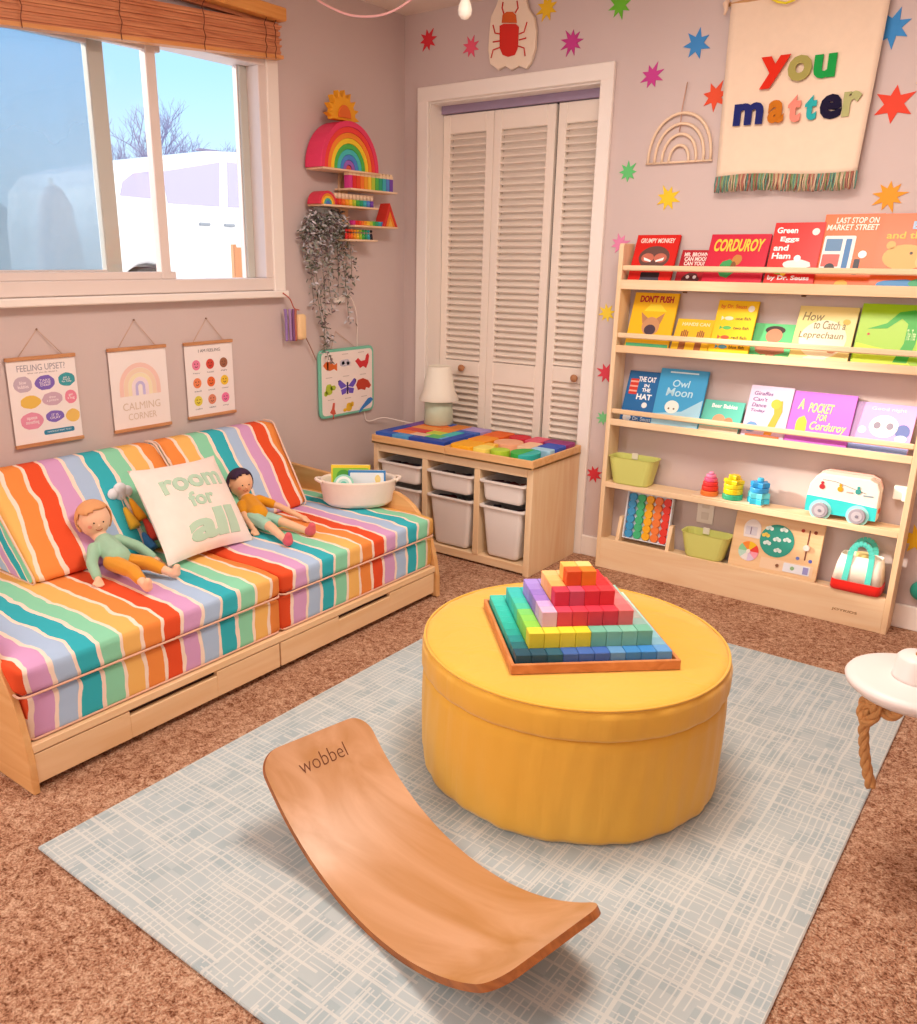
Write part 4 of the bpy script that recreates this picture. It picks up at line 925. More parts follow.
plastic_basket('yellow-green basket on the bottom shelf beside the disc rack',1.600,1.806,-.128,-.024,.1405,.106)
m=MB()
# disc rack
dr=thing('disc_rack','clear rack of coloured discs in five columns between wooden feet','toy',(1.43,-.08,.1265))
Mr=Matrix.Translation((1.432,-.075,.150))@Matrix.Rotation(R(-8),4,'X')
CL=mat('clear_plastic','E8EEF6',.15); 
m=MB(); 
for a in ((-.105,.105,.0,.004),(-.105,.105,.206,.212),(-.105,-.099,.004,.206),(.099,.105,.004,.206)): m.box(a[0],a[1],-.012,.012,a[2],a[3],CL,.001,Mr)
m.box(-.1,.1,.009,.011,.004,.206,CL,0,Mr); obj('case',m,dr)
for i,c in enumerate(('3E9AD0','46BE80','F6B21E','F2803A','E63A2C')):
    for j in range(6):
        m=MB(); m.prism(circ(-.080+.040*i,.022+.033*j,.0185,18),-.008,.006,P(c,.35),Mr@plane_y(0,0,0),.002); obj('disc',m,dr)
for x in (1.316,1.548):
    m=MB(); m.prism([(-.118,.1265),(-.040,.1265),(-.062,.245),(-.082,.245)],x-.008,x+.008,PINE_Z,Matrix(((0,0,1,0),(1,0,0,0),(0,1,0,0),(0,0,0,1))),.001); obj('foot',m,dr)
# stacking toys on a board
sb=MB(); sb.box(1.63,1.915,-.112,-.030,.4025,.4085,P('F3D9B8'),.001); tag(obj('toy_base_board',sb),'thin pale board under the three stacking toys','board')
def stacker(label,x,parts):
    t=thing('stacking_toy',label,'toy',(x,-.07,.409),'stacking toys on the middle open shelf')
    for nm,shape,r,z0,z1,c in parts:
        m=MB(); pts=circ(0,0,r,24)
        if shape=='star': pts=[(r*(1 if k%2==0 else .72)*math.cos(PI*k/6),r*(1 if k%2==0 else .72)*math.sin(PI*k/6)) for k in range(12)]
        m.prism(pts,z0,z1,P(c,.4),Matrix.Translation((x,-.072,.409)),.003,2); obj(nm,m,t)
stacker('red and pink ring stacking toy, left of the three stackers',1.690,[('ring','o',.036,0,.020,'F0803A'),('ring','o',.033,.021,.040,'E63A30'),('ring','o',.030,.041,.058,'E8383C'),('ring','o',.026,.059,.074,'E8608C'),('ring','o',.020,.075,.088,'F08AB4'),('top','o',.010,.089,.099,'F29AC0')])
stacker('yellow stacking toy on a green ring, middle of the three stackers',1.785,[('ring','o',.040,0,.022,'3FB586'),('ring','o',.038,.023,.045,'F4D21E'),('ring','o',.038,.046,.064,'F6D62A'),('ring','star',.042,.065,.082,'F4CE1C'),('top','star',.024,.083,.100,'F2C81A')])
stacker('blue and aqua stacking toy, right of the three stackers',1.888,[('ring','star',.044,0,.022,'3CC6E8'),('ring','star',.043,.023,.046,'6ADCEC'),('ring','o',.036,.047,.066,'3AA0E0'),('ring','star',.038,.067,.088,'2E9ADA'),('top','o',.012,.089,.104,'44BEEA')])
# toy van
tv_=thing('toy_camper_van','cream and aqua wooden toy camper van on the open shelf','toy van',(2.2,-.08,.403)); 
VA=plane_y(2.196,-.045,.402)
body=[(-.124,.020),(-.124,.075),(-.118,.125),(-.098,.160),(-.070,.172),(.085,.172),(.112,.160),(.124,.130),(.124,.020)]
m=MB(); m.prism([(x,y) for x,y in body],0,.058,P('FBEFE2',.35),VA,.004,2); m.prism([(x*.97+.002,y+.008 if y>.1 else y) for x,y in body],-.016,0,P('EFC0B4',.4),VA,.003,2); obj('body',m,tv_)
m=MB(); m.prism([(-.1235,.020),(-.1235,.082),(.0,.078),(.1235,.070),(.1235,.020)],.0582,.0600,P('3FD6D6',.35),VA); obj('lower_panel',m,tv_,'aqua lower panel')
for xx in (-.068,.062):
    m=MB(); m.prism(circ(xx,.031,.040,24),.0585,.0612,P('A6E9E4'),VA); obj('wheel_arch',m,tv_)
    m=MB(); m.prism(circ(xx,.0305,.0300,24),.048,.070,P('A9A0AC',.5),VA,.003,2); m.prism(circ(xx,.0305,.019,20),.070,.0715,P('C4BCC4'),VA); m.prism(circ(xx,.0305,.006,12),.0715,.0735,P('8A8290'),VA); obj('wheel',m,tv_)
    m=MB(); m.prism(circ(xx,.0305,.0300,24),-.014,.004,P('A9A0AC',.5),VA,.003,2); obj('wheel',m,tv_)
m=MB(); m.tube([VA@Vector((-.075,.150,.0588)),VA@Vector((-.03,.148,.0588)),VA@Vector((.08,.118,.0588))],.0012,P('8A8A92'),5)
for xx,c in ((-.074,'C0303A'),(-.010,'E0A020'),(.052,'3A9A94')):
    m.prism(circ(xx,.122,.010,12),.058,.0605,P(c),VA); m.prism(circ(xx,.137,.0055,10),.058,.0605,P(c),VA)
m.prism(rrect(.070,.105,.108,.113,.002),.058,.0600,P('8FA0A8'),VA); m.prism(rrect(.012,.036,.112,.117,.002),.058,.0600,P('C8A8A0'),VA)
obj('window_print',m,tv_,'printed passengers and lines')
m=MB(); m.prism(rrect(.1235,.127,.045,.062,.001),.01,.03,P('E05030'),VA); obj('tail_light',m,tv_)
# activity board
ab=thing('activity_board','wooden busy board with a teal cloud dial, on the bottom shelf','toy',(1.98,-.06,.1265))
Mx=Matrix.Translation((1.976,-.090,.1268))@Matrix.Rotation(R(-12),4,'X'); A=Mx@plane_y(0,0,0)
m=MB(); m.prism(rrect(-.172,.172,0,.242,.016),-.010,.002,wood('board_birch','F3CFA2','EAC08E','x',2),A,.002); obj('board',m,ab)
m=MB(); m.prism(circ(.003,.140,.066,36),.002,.004,P('2E9E8C'),A)
for i,(u,v) in enumerate(((-.035,.185),(.020,.188),(.0,.145),(.038,.150),(-.035,.125),(.01,.102),(-.045,.155))):
    for d in (-1,0,1): m.prism(circ(.003+u+d*.008,v-.0+(0.004 if d==0 else 0),.0075,12),.004,.0052,P('E4F4F0' if i<6 else 'F2D25A'),A)
obj('cloud_dial',m,ab,'teal dial with white clouds')
m=MB(); m.prism([(-.128,.135)]+[(-.098+.034*math.cos(R(180-180*i/12)),.170+.040*math.sin(R(180*i/12))) for i in range(13)]+[(-.064,.135)],.002,.005,P('EEE6E2'),A); m.prism(rrect(-.124,-.078,.145,.180,.002),.005,.006,P('D8D4DC'),A); m.prism(rrect(-.104,-.100,.148,.178,.001),.006,.007,P('8A7A92'),A); obj('calendar_arch',m,ab)
m=MB()
for i,c in enumerate(('F2C21E','E63A2C','F2A0B4','DCC8E4','EFE8E4','BFE0D2','8ED2A0','F08A2C')):
    a0=90-45*i; m.prism(qcir(-.098,.078,.040,a0-45,a0,6),.002,.005,P(c),A)
m.prism(circ(-.098,.078,.008,12),.005,.009,P('F6EEE6'),A); obj('weather_wheel',m,ab)
m=MB(); m.prism(rrect(.116,.121,.085,.205,.001),.002,.003,P('7A3A2A'),A); m.prism(circ(.118,.135,.012,16),.003,.014,P('F6DCD2'),A)
for u,v,c in ((.093,.20,'B03A24'),(.140,.20,'8A3A20'),(.092,.088,'6A7AC0'),(.140,.085,'5A68C4')): m.prism(circ(u,v,.007,12),.002,.0035,P(c),A)
obj('slider',m,ab)
m=MB(); m.prism(rrect(-.045,.155,.022,.066,.003),.002,.003,P('F0D0AE'),A); m.prism(rrect(.045,.145,.026,.062,.003),.003,.006,P('E8ECF4'),A); m.prism(circ(.080,.044,.008,12),.006,.007,P('8FB888'),A); m.prism(rrect(.120,.140,.030,.058,.001),.006,.007,P('9A9AD4'),A); m.prism(circ(.022,.044,.006,12),.003,.010,P('8A5A3A'),A); obj('sliding_window',m,ab)
# tote
tb=thing('tote_bag','small canvas tote bag with red base and aqua handles, on the bottom shelf','bag',(2.29,-.08,.141))
def tring(x0,x1,y0,y1,z,r=.018): return [(p[0],p[1],z) for p in rrect(x0,x1,y0,y1,r)]
def loft(m,rs,mt,smooth=True,cap=True):
    n=len(rs[0]); fs=[[j*n+i,j*n+(i+1)%n,(j+1)*n+(i+1)%n,(j+1)*n+i] for j in range(len(rs)-1) for i in range(n)]
    if cap: fs+=[list(range(n))[::-1],[(len(rs)-1)*n+i for i in range(n)]]
    m.add([p for r in rs for p in r],fs,mt,smooth=smooth)
m=MB(); loft(m,[tring(2.212,2.378,-.130,-.032,.141),tring(2.206,2.384,-.134,-.028,.150),tring(2.208,2.382,-.133,-.028,.182)],fab('E0261C')); obj('red_base',m,tb,'red base')
m=MB(); loft(m,[tring(2.209,2.381,-.132,-.029,.182),tring(2.216,2.374,-.118,-.034,.240),tring(2.224,2.366,-.102,-.038,.276),tring(2.226,2.364,-.100,-.040,.276),tring(2.220,2.370,-.116,-.036,.240)],fab('F8ECDC')); obj('canvas_body',m,tb)
for (yo,s) in ((-.122,0),(-.036,.01)):
    m=MB(); 
    pth=[(2.256,yo-.012 if yo<-.1 else yo,.186),(2.258,yo+.006 if yo<-.1 else yo,.250)]+[(2.295-.037*math.cos(PI*k/10),(yo+.014 if yo<-.1 else yo),.278+.052*math.sin(PI*k/10)) for k in range(11)]+[(2.334,yo+.006 if yo<-.1 else yo,.250),(2.336,yo-.012 if yo<-.1 else yo,.186)]
    for i in range(len(pth)-1):
        p=Vector(pth[i]);q=Vector(pth[i+1]); d=(q-p); s_=Vector((d.z,0,-d.x)).normalized()*.010; yv=Vector((0,-.0015,0))
        m.add([p-s_-yv,p+s_-yv,q+s_-yv,q-s_-yv,p-s_+yv,p+s_+yv,q+s_+yv,q-s_+yv],[[0,1,2,3],[7,6,5,4],[0,4,5,1],[1,5,6,2],[2,6,7,3],[3,7,4,0]],fab('5CD2C4'))
    obj('handle',m,tb,'aqua handle')
m=MB(); m.prism(circ(2.297,-.070,.026,20),.262,.286,fab('F2D488'),None,.006,2); obj('contents',m,tb)
# outlet and bracket
ol=thing('wall_outlet','white electrical outlet plate on the wall behind the bottom shelf','outlet',(1.66,0,.32))
m=MB(); m.box(1.625,1.697,-.006,0,.262,.378,WHITE,.002); obj('plate',m,ol)
m=MB(); m.box(1.645,1.677,-.008,-.006,.330,.362,P('E8DCD2'),.002); m.box(1.645,1.677,-.008,-.006,.280,.312,P('E8DCD2'),.002); obj('socket',m,ol)
br=thing('white_bracket','white plastic anti-tip bracket inside the right end of the bookcase','bracket',(2.38,-.03,.5))
m=MB(); m.box(2.352,2.402,-.034,-.020,.500,.552,P('FBF4EC'),.003); m.box(2.388,2.403,-.075,-.034,.505,.545,P('FBF4EC'),.003); obj('plate',m,br)

# ================================================================== BACK WALL DECOR
def star(label,px,size,c,npt=8,rot=0,inner=.48,name='wall_star'):
    p=at(px[0],px[1],'y',-.002); rg=random.Random(int(px[0]*7+px[1]))
    pts=[]
    for k in range(npt*2):
        a=R(rot)+PI*k/npt; r=size*(rg.uniform(.88,1.12) if k%2==0 else inner)
        pts.append((r*math.cos(a),r*math.sin(a)))
    m=MB(); m.prism(pts,0,.003,P(c,.7),plane_y(p.x,-.0005,p.z)); tag(obj(name,m),label,'wall decoration','paper stars on the back wall')
star('red paper star on the back wall, nearest the corner',(428,40),.050,'E0303C',8,10)
star('coral pink paper star left of the beetle sign',(471,47),.045,'EE5A78',8,25)
star('yellow paper star right above the beetle sign',(547,8),.052,'EFC01E',8,20)
star('magenta paper star above the middle of the closet',(572,42),.052,'C83A8C',9,5)
star('green paper star at the top edge above the closet corner',(620,5),.050,'6CC02E',8,14)
star('magenta paper star above the rattan rainbow',(652,76),.048,'CC3F94',8,22)
star('blue paper star left of the you matter banner',(697,44),.054,'3E8FD6',7,30)
star('orange-red paper star touching the left edge of the banner',(715,96),.052,'E8502C',7,12)
star('mint green paper star beside the closet frame',(628,172),.042,'66CC78',8,0)
star('yellow paper star under the rattan rainbow',(668,198),.050,'F6CF2C',8,28)
star('blue paper star at the upper right of the banner',(892,28),.062,'3A90D6',7,20)
star('red paper star to the right of the banner',(894,104),.064,'E8442A',6,28)
star('orange paper star above the top right book',(889,196),.056,'F2A02A',9,10)
star('pink paper star half behind the top left of the bookcase',(620,244),.045,'E88AB4',8,16)
star('yellow paper star left of the second bookcase shelf',(607,313),.040,'F2D23C',8,12)
star('red paper star left of the third bookcase shelf',(606,373),.045,'DC4050',8,24)
star('green paper star between closet frame and third shelf',(603,418),.034,'7CCF8A',8,6)
star('red paper star left of the lower bookcase shelf',(594,474),.042,'D83440',8,18)
star('yellow paper star right of the lower bookcase',(917,540),.058,'F2C21E',8,18)
# beetle sign
bs=thing('beetle_sign','cream wooden sign with a red beetle above the closet','sign',(.615,-.01,2.13))
ct_=[(498,70),(505,66),(511,70),(519,66),(526,69),(531,62),(535,48),(536,30),(534,17),(528,8),(525,-6),(512,-12),(500,-6),(496,6),(491,16),(489,34),(488,50),(490,64)]
P3=[at(a,b_,'y',-.022) for a,b_ in ct_]; P3=[(p.x,p.z) for p in P3]
MY=Matrix(((1,0,0,0),(0,0,-1,0),(0,1,0,0),(0,0,0,1)))
m=MB(); m.prism(P3,.004,.024,P('F6E2CC'),MY,.004,2); obj('board',m,bs)
def poly(m,px,c,d0,d1,y=-.024):
    q=[at(a,b_,'y',y) for a,b_ in px]; m.prism([(p.x,p.z) for p in q],d0,d1,P(c),MY)
m=MB(); poly(m,[(500,26),(504,24),(516,24),(519,27),(518,48),(515,55),(508,57),(503,55),(500,48)],'D8281A',.024,.028); poly(m,[(502,23),(503,15),(507,12),(513,12),(516,15),(517,23)],'D8601E',.024,.0278)
obj('beetle_body',m,bs,'red beetle with an orange head')
for px in ([(504,14),(502,8),(503,2)],[(515,13),(518,8),(517,1)],[(500,34),(495,33),(493,25)],[(500,41),(493,42)],[(501,47),(493,50),(491,58)],[(519,34),(524,32),(527,22)],[(519,40),(526,38)],[(518,46),(524,48),(525,56)]):
    m=MB(); m.tube([at(a,b_,'y',-.0265) for a,b_ in px],.0028,P('D8281A'),6); obj('beetle_leg',m,bs)
# rattan rainbow
rt_=thing('rattan_rainbow','natural rattan rainbow hanging left of the banner','wall decoration',(1.395,-.02,1.70))
RT_=mat('rattan','F3D6B8',.6); xc=1.397; zb=1.708
for k,r in enumerate((.128,.100,.070,.040)):
    hgt=[.150,.118,.086,.052][k]*1.18
    m=MB(); m.tube([(xc+r*math.cos(PI-PI*i/20),-.012,zb+(hgt if True else 0)*math.sin(PI*i/20)**.85) for i in range(21)],.0058,RT_,6); obj('arch',m,rt_)
m=MB(); m.tube([(xc-.135,-.012,zb),(xc+.135,-.012,zb)],.004,RT_,6); obj('base_bar',m,rt_)
m=MB(); m.tube([(xc-.006,-.012,zb+.11),(xc-.004,-.014,zb+.19),(xc+.006,-.010,zb+.285)],.0022,P('C89A84'),6); obj('hanging_cord',m,rt_)
r2=thing('rattan_ornament','pale twig ornament cut by the right edge of the photo','wall decoration',(2.22,-.02,1.9))
for a in (20,55,-15,-50,85):
    m=MB(); c_=Vector((2.262,-.012,1.925)); m.tube([c_-Vector((math.cos(R(a))*.07,0,math.sin(R(a))*.05)),c_+Vector((math.cos(R(a))*.10,0,math.sin(R(a))*.07))],.0022,RT_,5); obj('twig',m,r2)
# banner
bn_=thing('cloth_banner','cream canvas banner reading you matter with a fringed hem','banner',(1.81,-.03,1.6))
m=MB(); b=bmesh.new(); NX,NZ=24,30; g=[]
for i in range(NX+1):
    col=[]
    for j in range(NZ+1):
        u=i/NX; v=j/NZ; zb_=1.640+.006*math.sin(u*6); zt_=2.245; z=zb_+(zt_-zb_)*v
        x0=1.562-.012*v; x1=2.062+.022*v; x=x0+(x1-x0)*u
        y=-.030-.006*math.sin(u*9+v*2)*(1-v*.6)-.010*(1-v)*u; col.append(b.verts.new((x,y,z)))
    g.append(col)
for i in range(NX):
    for j in range(NZ): b.faces.new([g[i][j],g[i+1][j],g[i+1][j+1],g[i][j+1]])
m.bm(b,fab('F3DAC2'),smooth=True); o=obj('canvas',m,bn_); sm=o.modifiers.new('thick','SOLIDIFY'); sm.thickness=.002; sm.offset=0
m=MB(); m.tube([(1.535,-.026,2.232),(2.10,-.026,2.248)],.008,wood('dowel','E2B07C','D09A64','x',3),8); obj('dowel',m,bn_)
m=MB(); m.tube([(1.540,-.036,2.246),(1.532,-.040,2.232),(1.536,-.040,2.214),(1.530,-.038,2.196)],[.007,.011,.008,.004],P('F0D2B8'),8); obj('tie',m,bn_)
m=MB(); rg=random.Random(3); fc=['8FA87C','B87A6A','6FA08A','C9B08A','A86A5A','7A8A5A','D0B49A','5F8F84']
for k in range(96):
    x=1.563+.499*k/95; z0=1.644+.006*math.sin((x-1.562)/.5*6); y=-.032-.006*math.sin((x-1.56)/.5*9)-.010*(x-1.56)/.5
    m.tube([(x,y,z0),(x+rg.uniform(-.004,.004),y-.003,z0-.028),(x+rg.uniform(-.006,.006),y-.002,z0-.055-rg.uniform(0,.006))],.0030,P(fc[k%8 if k%3 else rg.randrange(8)]),5)
m.box(1.562,2.063,-.046,-.041,1.638,1.648,P('9A7A5C'),0) if False else None
o=obj('fringe',m,bn_,'multicoloured knotted fringe')
for ch,c,px0,py0,px1,py1 in (('y','E0301C',760,56,789,88),('o','A9A05A',788,55,812,81),('u','1FA04A',814,54,836,78),
   ('m','232A6E',734,103,763,125),('a','C8741E',768,100,784,123),('t','F09080',788,95,801,122),('t','2FB0B4',805,95,817,120),('e','1C1634',820,94,842,119),('r','B4B47C',843,91,861,116)):
    a=at(px0,(py0+py1)/2,'y',-.045); b_=at(px1,(py0+py1)/2,'y',-.045); t0=at((px0+px1)/2,py0,'y',-.045); t1=at((px0+px1)/2,py1,'y',-.045)
    m=MB(); m.text(ch,fab(c),a.x,b_.x,t1.z,t0.z,plane_y(0,-.0455,0),ext=.0022,off=.045); obj('letter',m,bn_,None)
yr=MB(); yr.tube([at(a,b_,'y',-.055) for a,b_ in ((766,-8),(770,-2),(778,2),(786,3),(794,0),(799,-6))],.004,P('F4E02A'),6); tag(obj('yellow_ribbon',yr),'yellow ribbon loop at the top edge of the banner','ribbon')
# knob at the right edge
kb=thing('teal_bowl','round teal dome on the wall just right of the bookcase base','wall decoration',(2.50,-.02,.12)); p=at(922,591,'y',-.02)
m=MB(); m.lathe([(.026,0),(.036,.010),(.040,.022),(.034,.036),(.018,.044),(0,.046)],mat('teal_gloss','2E9A86',.3),Matrix.Translation((p.x,-.001,p.z))@Matrix.Rotation(R(90),4,'X'),24); obj('dome',m,kb)

# ================================================================== LEFT WALL DECOR
def hang_poster(label,y0,y1,z0,z1,apex,art,paper='F8EDEA',lean=.006):
    t=thing('hanging_poster',label,'poster',(.0,(y0+y1)/2,z0),'posters in a row over the sofa')
    MX=plane_x(.004,0,0)
    m=MB(); m.box(y0,y1,z0+.006,z1-.006,.004,.0052,P(paper,.6),0,MX); art(m,MX,y0,y1,z0,z1); obj('print',m,t)
    BW=wood('poster_bar','D49A6C','BC8054','y',3)
    for z in (z0,z1-.012):
        m=MB(); m.box(y0-.002,y1+.002,z,z+.012,0,.012,BW,.001,MX); obj('wooden_bar',m,t)
    m=MB(); m.tube([(.010,y0+.045,z1),(.006,(y0+y1)/2,apex),(.010,y1-.045,z1)],.0014,P('D8B49C'),5); obj('hanging_cord',m,t)
    m=MB(); m.ell((.006,(y0+y1)/2,apex),.004,P('9A7A6A'),n=8); obj('nail',m,t)
def pT(m,s,c,A,x0,x1,y0,y1,off=.0): m.text(s,P(c),x0,x1,y0,y1,A,z=.0056,ext=.0002,off=off)
def pS(m,pts,c,A,z=0): m.prism(pts,.0050,.0056+z,P(c),A)
def art1(m,A,y0,y1,z0,z1):
    w=y1-y0;h=z1-z0; X=lambda u:y0+w*u; Z=lambda v:z0+h*v
    pT(m,'FEELING UPSET?','ACA4AE',A,X(.14),X(.84),Z(.84),Z(.91),.005); pT(m,'what can you do about it','9A8A90',A,X(.28),X(.72),Z(.805),Z(.825))
    cells=[(.20,.70,.125,.075,'C9B4C4','blow\nbubbles'),(.52,.70,.14,.07,'8068C0','TAKE\nSOME\nDEEP'),(.84,.71,.12,.065,'3FA0AA','ask a\nfriend\nfor help'),(.28,.50,.14,.06,'ECC25A',''),(.60,.51,.145,.065,'CFAEC0','draw\na picture'),(.88,.51,.09,.065,'EE8CA4','get\na hug'),(.27,.29,.16,.08,'E896B0','squeeze\nsomething'),(.61,.31,.13,.055,'8068C0','IT IS\nOKAY'),(.88,.29,.10,.065,'F0C468','')]
    for i,(u,v,a,b_,c,tx) in enumerate(cells):
        pS(m,blobpts(X(u),Z(v),a*w*1.06,b_*h*1.2,16,.07,i+3),c,A)
        if tx: pT(m,tx,'FFF4F6',A,X(u)-a*w*.6,X(u)+a*w*.6,Z(v)-b_*h*.6,Z(v)+b_*h*.6) if False else m.text(tx,P('FFF4F6'),X(u)-a*w*.6,X(u)+a*w*.6,Z(v)-b_*h*.55,Z(v)+b_*h*.55,A,z=.0060,ext=.0002)
    pS(m,rrect(X(.42),X(.88),Z(.11),Z(.165),.006),'2F86A8',A); m.text('I KNOW JUST WHAT TO DO',P('E8F6FA'),X(.47),X(.83),Z(.125),Z(.150),A,z=.006,ext=.0002)
def art2(m,A,y0,y1,z0,z1):
    w=y1-y0;h=z1-z0; xc=y0+w*.5; zz=z0+h*.42
    for r1,r0,c in ((.36,.29,'F6CFC4'),(.285,.215,'F6DCC4'),(.21,.15,'F8EAC8'),(.145,.09,'F6E4EC'),(.085,.04,'C8C0EC')):
        pts=[(xc+w*r1,zz-.0)]+[(xc+w*r1*math.cos(R(a)),zz+h*.10+w*r1*math.sin(R(a))) for a in range(0,181,12)]+[(xc-w*r1,zz)]+[(xc-w*r0,zz)]+[(xc+w*r0*math.cos(R(a)),zz+h*.10+w*r0*math.sin(R(a))) for a in range(180,-1,-12)]+[(xc+w*r0,zz)]
        pS(m,pts,c,A)
    pT(m,'CALMING','DCC9B8',A,xc-w*.33,xc+w*.33,z0+h*.25,z0+h*.34,.0); pT(m,'CORNER','DCC9B8',A,xc-w*.25,xc+w*.25,z0+h*.13,z0+h*.21,.0)
def art3(m,A,y0,y1,z0,z1):
    w=y1-y0;h=z1-z0; X=lambda u:y0+w*u; Z=lambda v:z0+h*v
    pT(m,'I AM FEELING','6A6468',A,X(.28),X(.74),Z(.86),Z(.90),.0)
    cs=['EE86A8','D8493A','A0664A','F08A5A','EA7038','F2C83A','E4D24A','E08A6A','F07AA8']; nm=['happy','frustrated','angry','sad','excited','surprised','calm','embarrassed','shy']
    for i in range(9):
        u=.22+.29*(i%3); v=.70-.235*(i//3); pS(m,circ(X(u),Z(v),w*.085,18),cs[i],A)
        m.prism(circ(X(u)-w*.03,Z(v)+w*.02,w*.010,8),.0056,.0060,P('5A2A2A'),A); m.prism(circ(X(u)+w*.03,Z(v)+w*.02,w*.010,8),.0056,.0060,P('5A2A2A'),A); m.prism(arc(X(u),Z(v)-w*.01,w*.022,w*.032,200,340,6),.0056,.0060,P('5A2A2A'),A)
        pT(m,nm[i],'8A8084',A,X(u)-w*.07,X(u)+w*.07,Z(v)-h*.115,Z(v)-h*.095)
hang_poster('left poster of coloured speech blobs over the sofa',-2.112,-1.864,.703,1.008,1.095,art1)
hang_poster('middle poster with a pale rainbow over the sofa',-1.732,-1.482,.700,1.012,1.108,art2)
hang_poster('right poster of nine small coloured faces over the sofa',-1.394,-1.153,.705,1.010,1.098,art3)
# animal poster board
ap=thing('animal_board','mint-edged board showing nine animals, above the sofa end','poster',(.01,-.45,.6)); AY=plane_x(.006,0,0)
m=MB(); m.prism(rrect(-.650,-.262,.603,.925,.030),0,.014,P('7CCBB0'),AY,.003); obj('board',m,ap)
m=MB(); m.prism(rrect(-.636,-.276,.616,.912,.022),.0135,.0150,P('FBEDE6'),AY)
def an(px,c,*shapes):
    for (a,b_,rx,ry) in shapes:
        p=at(px[0]+a,px[1]+b_,'x',.021); m.prism(blobpts(p.y,p.z,rx*1.25,ry*1.25,12,.12,int(a*3+b_*5+40)),.015,.0158,P(c),AY)
def ap_(c,*polys):
    for q in polys:
        w3=[at(a,b_,'x',.021) for a,b_ in q]; m.prism([(v.y,v.z) for v in w3],.015,.0158,P(c),AY)
ap_('E8702C',[(323,366),(326,362),(331,362),(334,365),(337,363),(337,371),(334,369),(330,371),(326,370)]); ap_('F6E6D8',[(327,362),(328.3,362),(328.3,371),(327,371)]); ap_('D8333A',[(355,361),(358,358),(361,361),(365,360),(366,355),(368,353),(369,356),(368,363),(366,368),(363,366),(360,368),(358,365)])
an((345,363),'C9C4D4',(0,0,.032,.014)); an((345,363),'F4F2F6',(-2,0,.008,.007),(3,0,.008,.007))
an((329,390),'B8CC3C',(0,0,.020,.022),(4,-2,.016,.010),(-3,4,.010,.010)); ap_('7058C8',[(347,386),(340,380),(338,384),(341,389)],[(347,387),(341,390),(342,395),(346,393)],[(348,386),(354,378),(356,382),(353,387)],[(348,387),(354,388),(353,393),(349,393)]); ap_('3A2A5A',[(346.7,382),(348.3,382),(348.3,394),(346.7,394)],[(340,380),(338,381),(338.5,384)],[(354,378),(356,379),(356,382)]); ap_('C8442C',[(356,385),(358,380),(363,378),(368,380),(371,385),(369,388),(366,387),(365,390),(361,389),(358,390)])
ap_('D8604C',[(333,403),(335,403),(334.5,409),(336,414),(333,415),(330,413),(332,409)],[(333,415),(334,415),(334,419),(333,419)]); an((349,407),'F2C02E',(0,0,.018,.018),(3,-3,.010,.010),(-4,3,.010,.007)); ap_('3A84D0',[(371,397),(373,399),(370,403),(364,408),(359,413),(360,409),(365,402),(368,398)])
for (a,b_) in ((329,356),(345,354),(361,352),(329,378),(346,376),(363,374),(331,400),(348,398),(364,396)):
    p=at(a,b_,'x',.021); m.prism(rrect(p.y-.022,p.y+.022,p.z-.0015,p.z+.0015,.001),.015,.0155,P('C9BDB4'),AY)
obj('print',m,ap,'white sheet of small coloured animals')
m=MB(); m.tube([(.012,-.56,.925),(.006,-.52,1.005),(.012,-.40,.928)],.0014,P('D8B49C'),5); obj('hanging_cord',m,ap)
# cord from plant area down behind the poster to the lamp
m=MB(); cp=[at(338,299,'x',.02),at(345,294,'x',.02),at(351,298,'x',.02),at(356,312,'x',.016),at(357,328,'x',.012),at(357,345,'x',.004)]+[Vector((.004,-.36,.80)),Vector((.004,-.32,.60)),at(368,421,'x',.010),Vector((.05,-.22,.56)),Vector((.15,-.16,.540)),Vector((.225,-.125,.536))]
def smoothpath(p,n=6):
    out=[]; p=[Vector(q) for q in p]
    for i in range(len(p)-1):
        a=p[max(0,i-1)];b_=p[i];c=p[i+1];d=p[min(len(p)-1,i+2)]
        for k in range(n):
            t=k/n; out.append(.5*((2*b_)+(c-a)*t+(2*a-5*b_+4*c-d)*t*t+(3*b_-a-3*c+d)*t**3))
    out.append(p[-1]); return out
lc=thing('power_cord','thin white power cord running down the wall to the lamp','cord',cp[0])
m.tube(smoothpath(cp),.0028,P('F6E8E0'),6); obj('cable',m,lc)
m=MB(); p=at(339,300,'x',.012); m.box(0,.022,p.y-.035,p.y+.035,p.z-.014,p.z+.014,P('FBF2EA'),.005); obj('switch_block',m,lc)
# rainbow shelf
rs_=thing('peg_shelf','narrow wooden wall rack with five small ledges of rainbow toys','shelf',(.03,-.45,1.37))
m=MB(); m.box(.0,.012,-.482,-.425,1.375,1.745,wood('rack_wood','F3CDA4','E6B98A','z',2),.002); obj('back_board',m,rs_)
LEDG=[(1.703,-.690,-.312),(1.630,-.515,-.190),(1.555,-.690,-.330),(1.476,-.490,-.183),(1.415,-.530,-.335)]
for z,a,b_ in LEDG:
    m=MB(); m.box(.012,.112,a,b_,z-.008,z,wood('rack_ledge','F6D6B6','E8BE94','y',2),.001); obj('ledge',m,rs_)
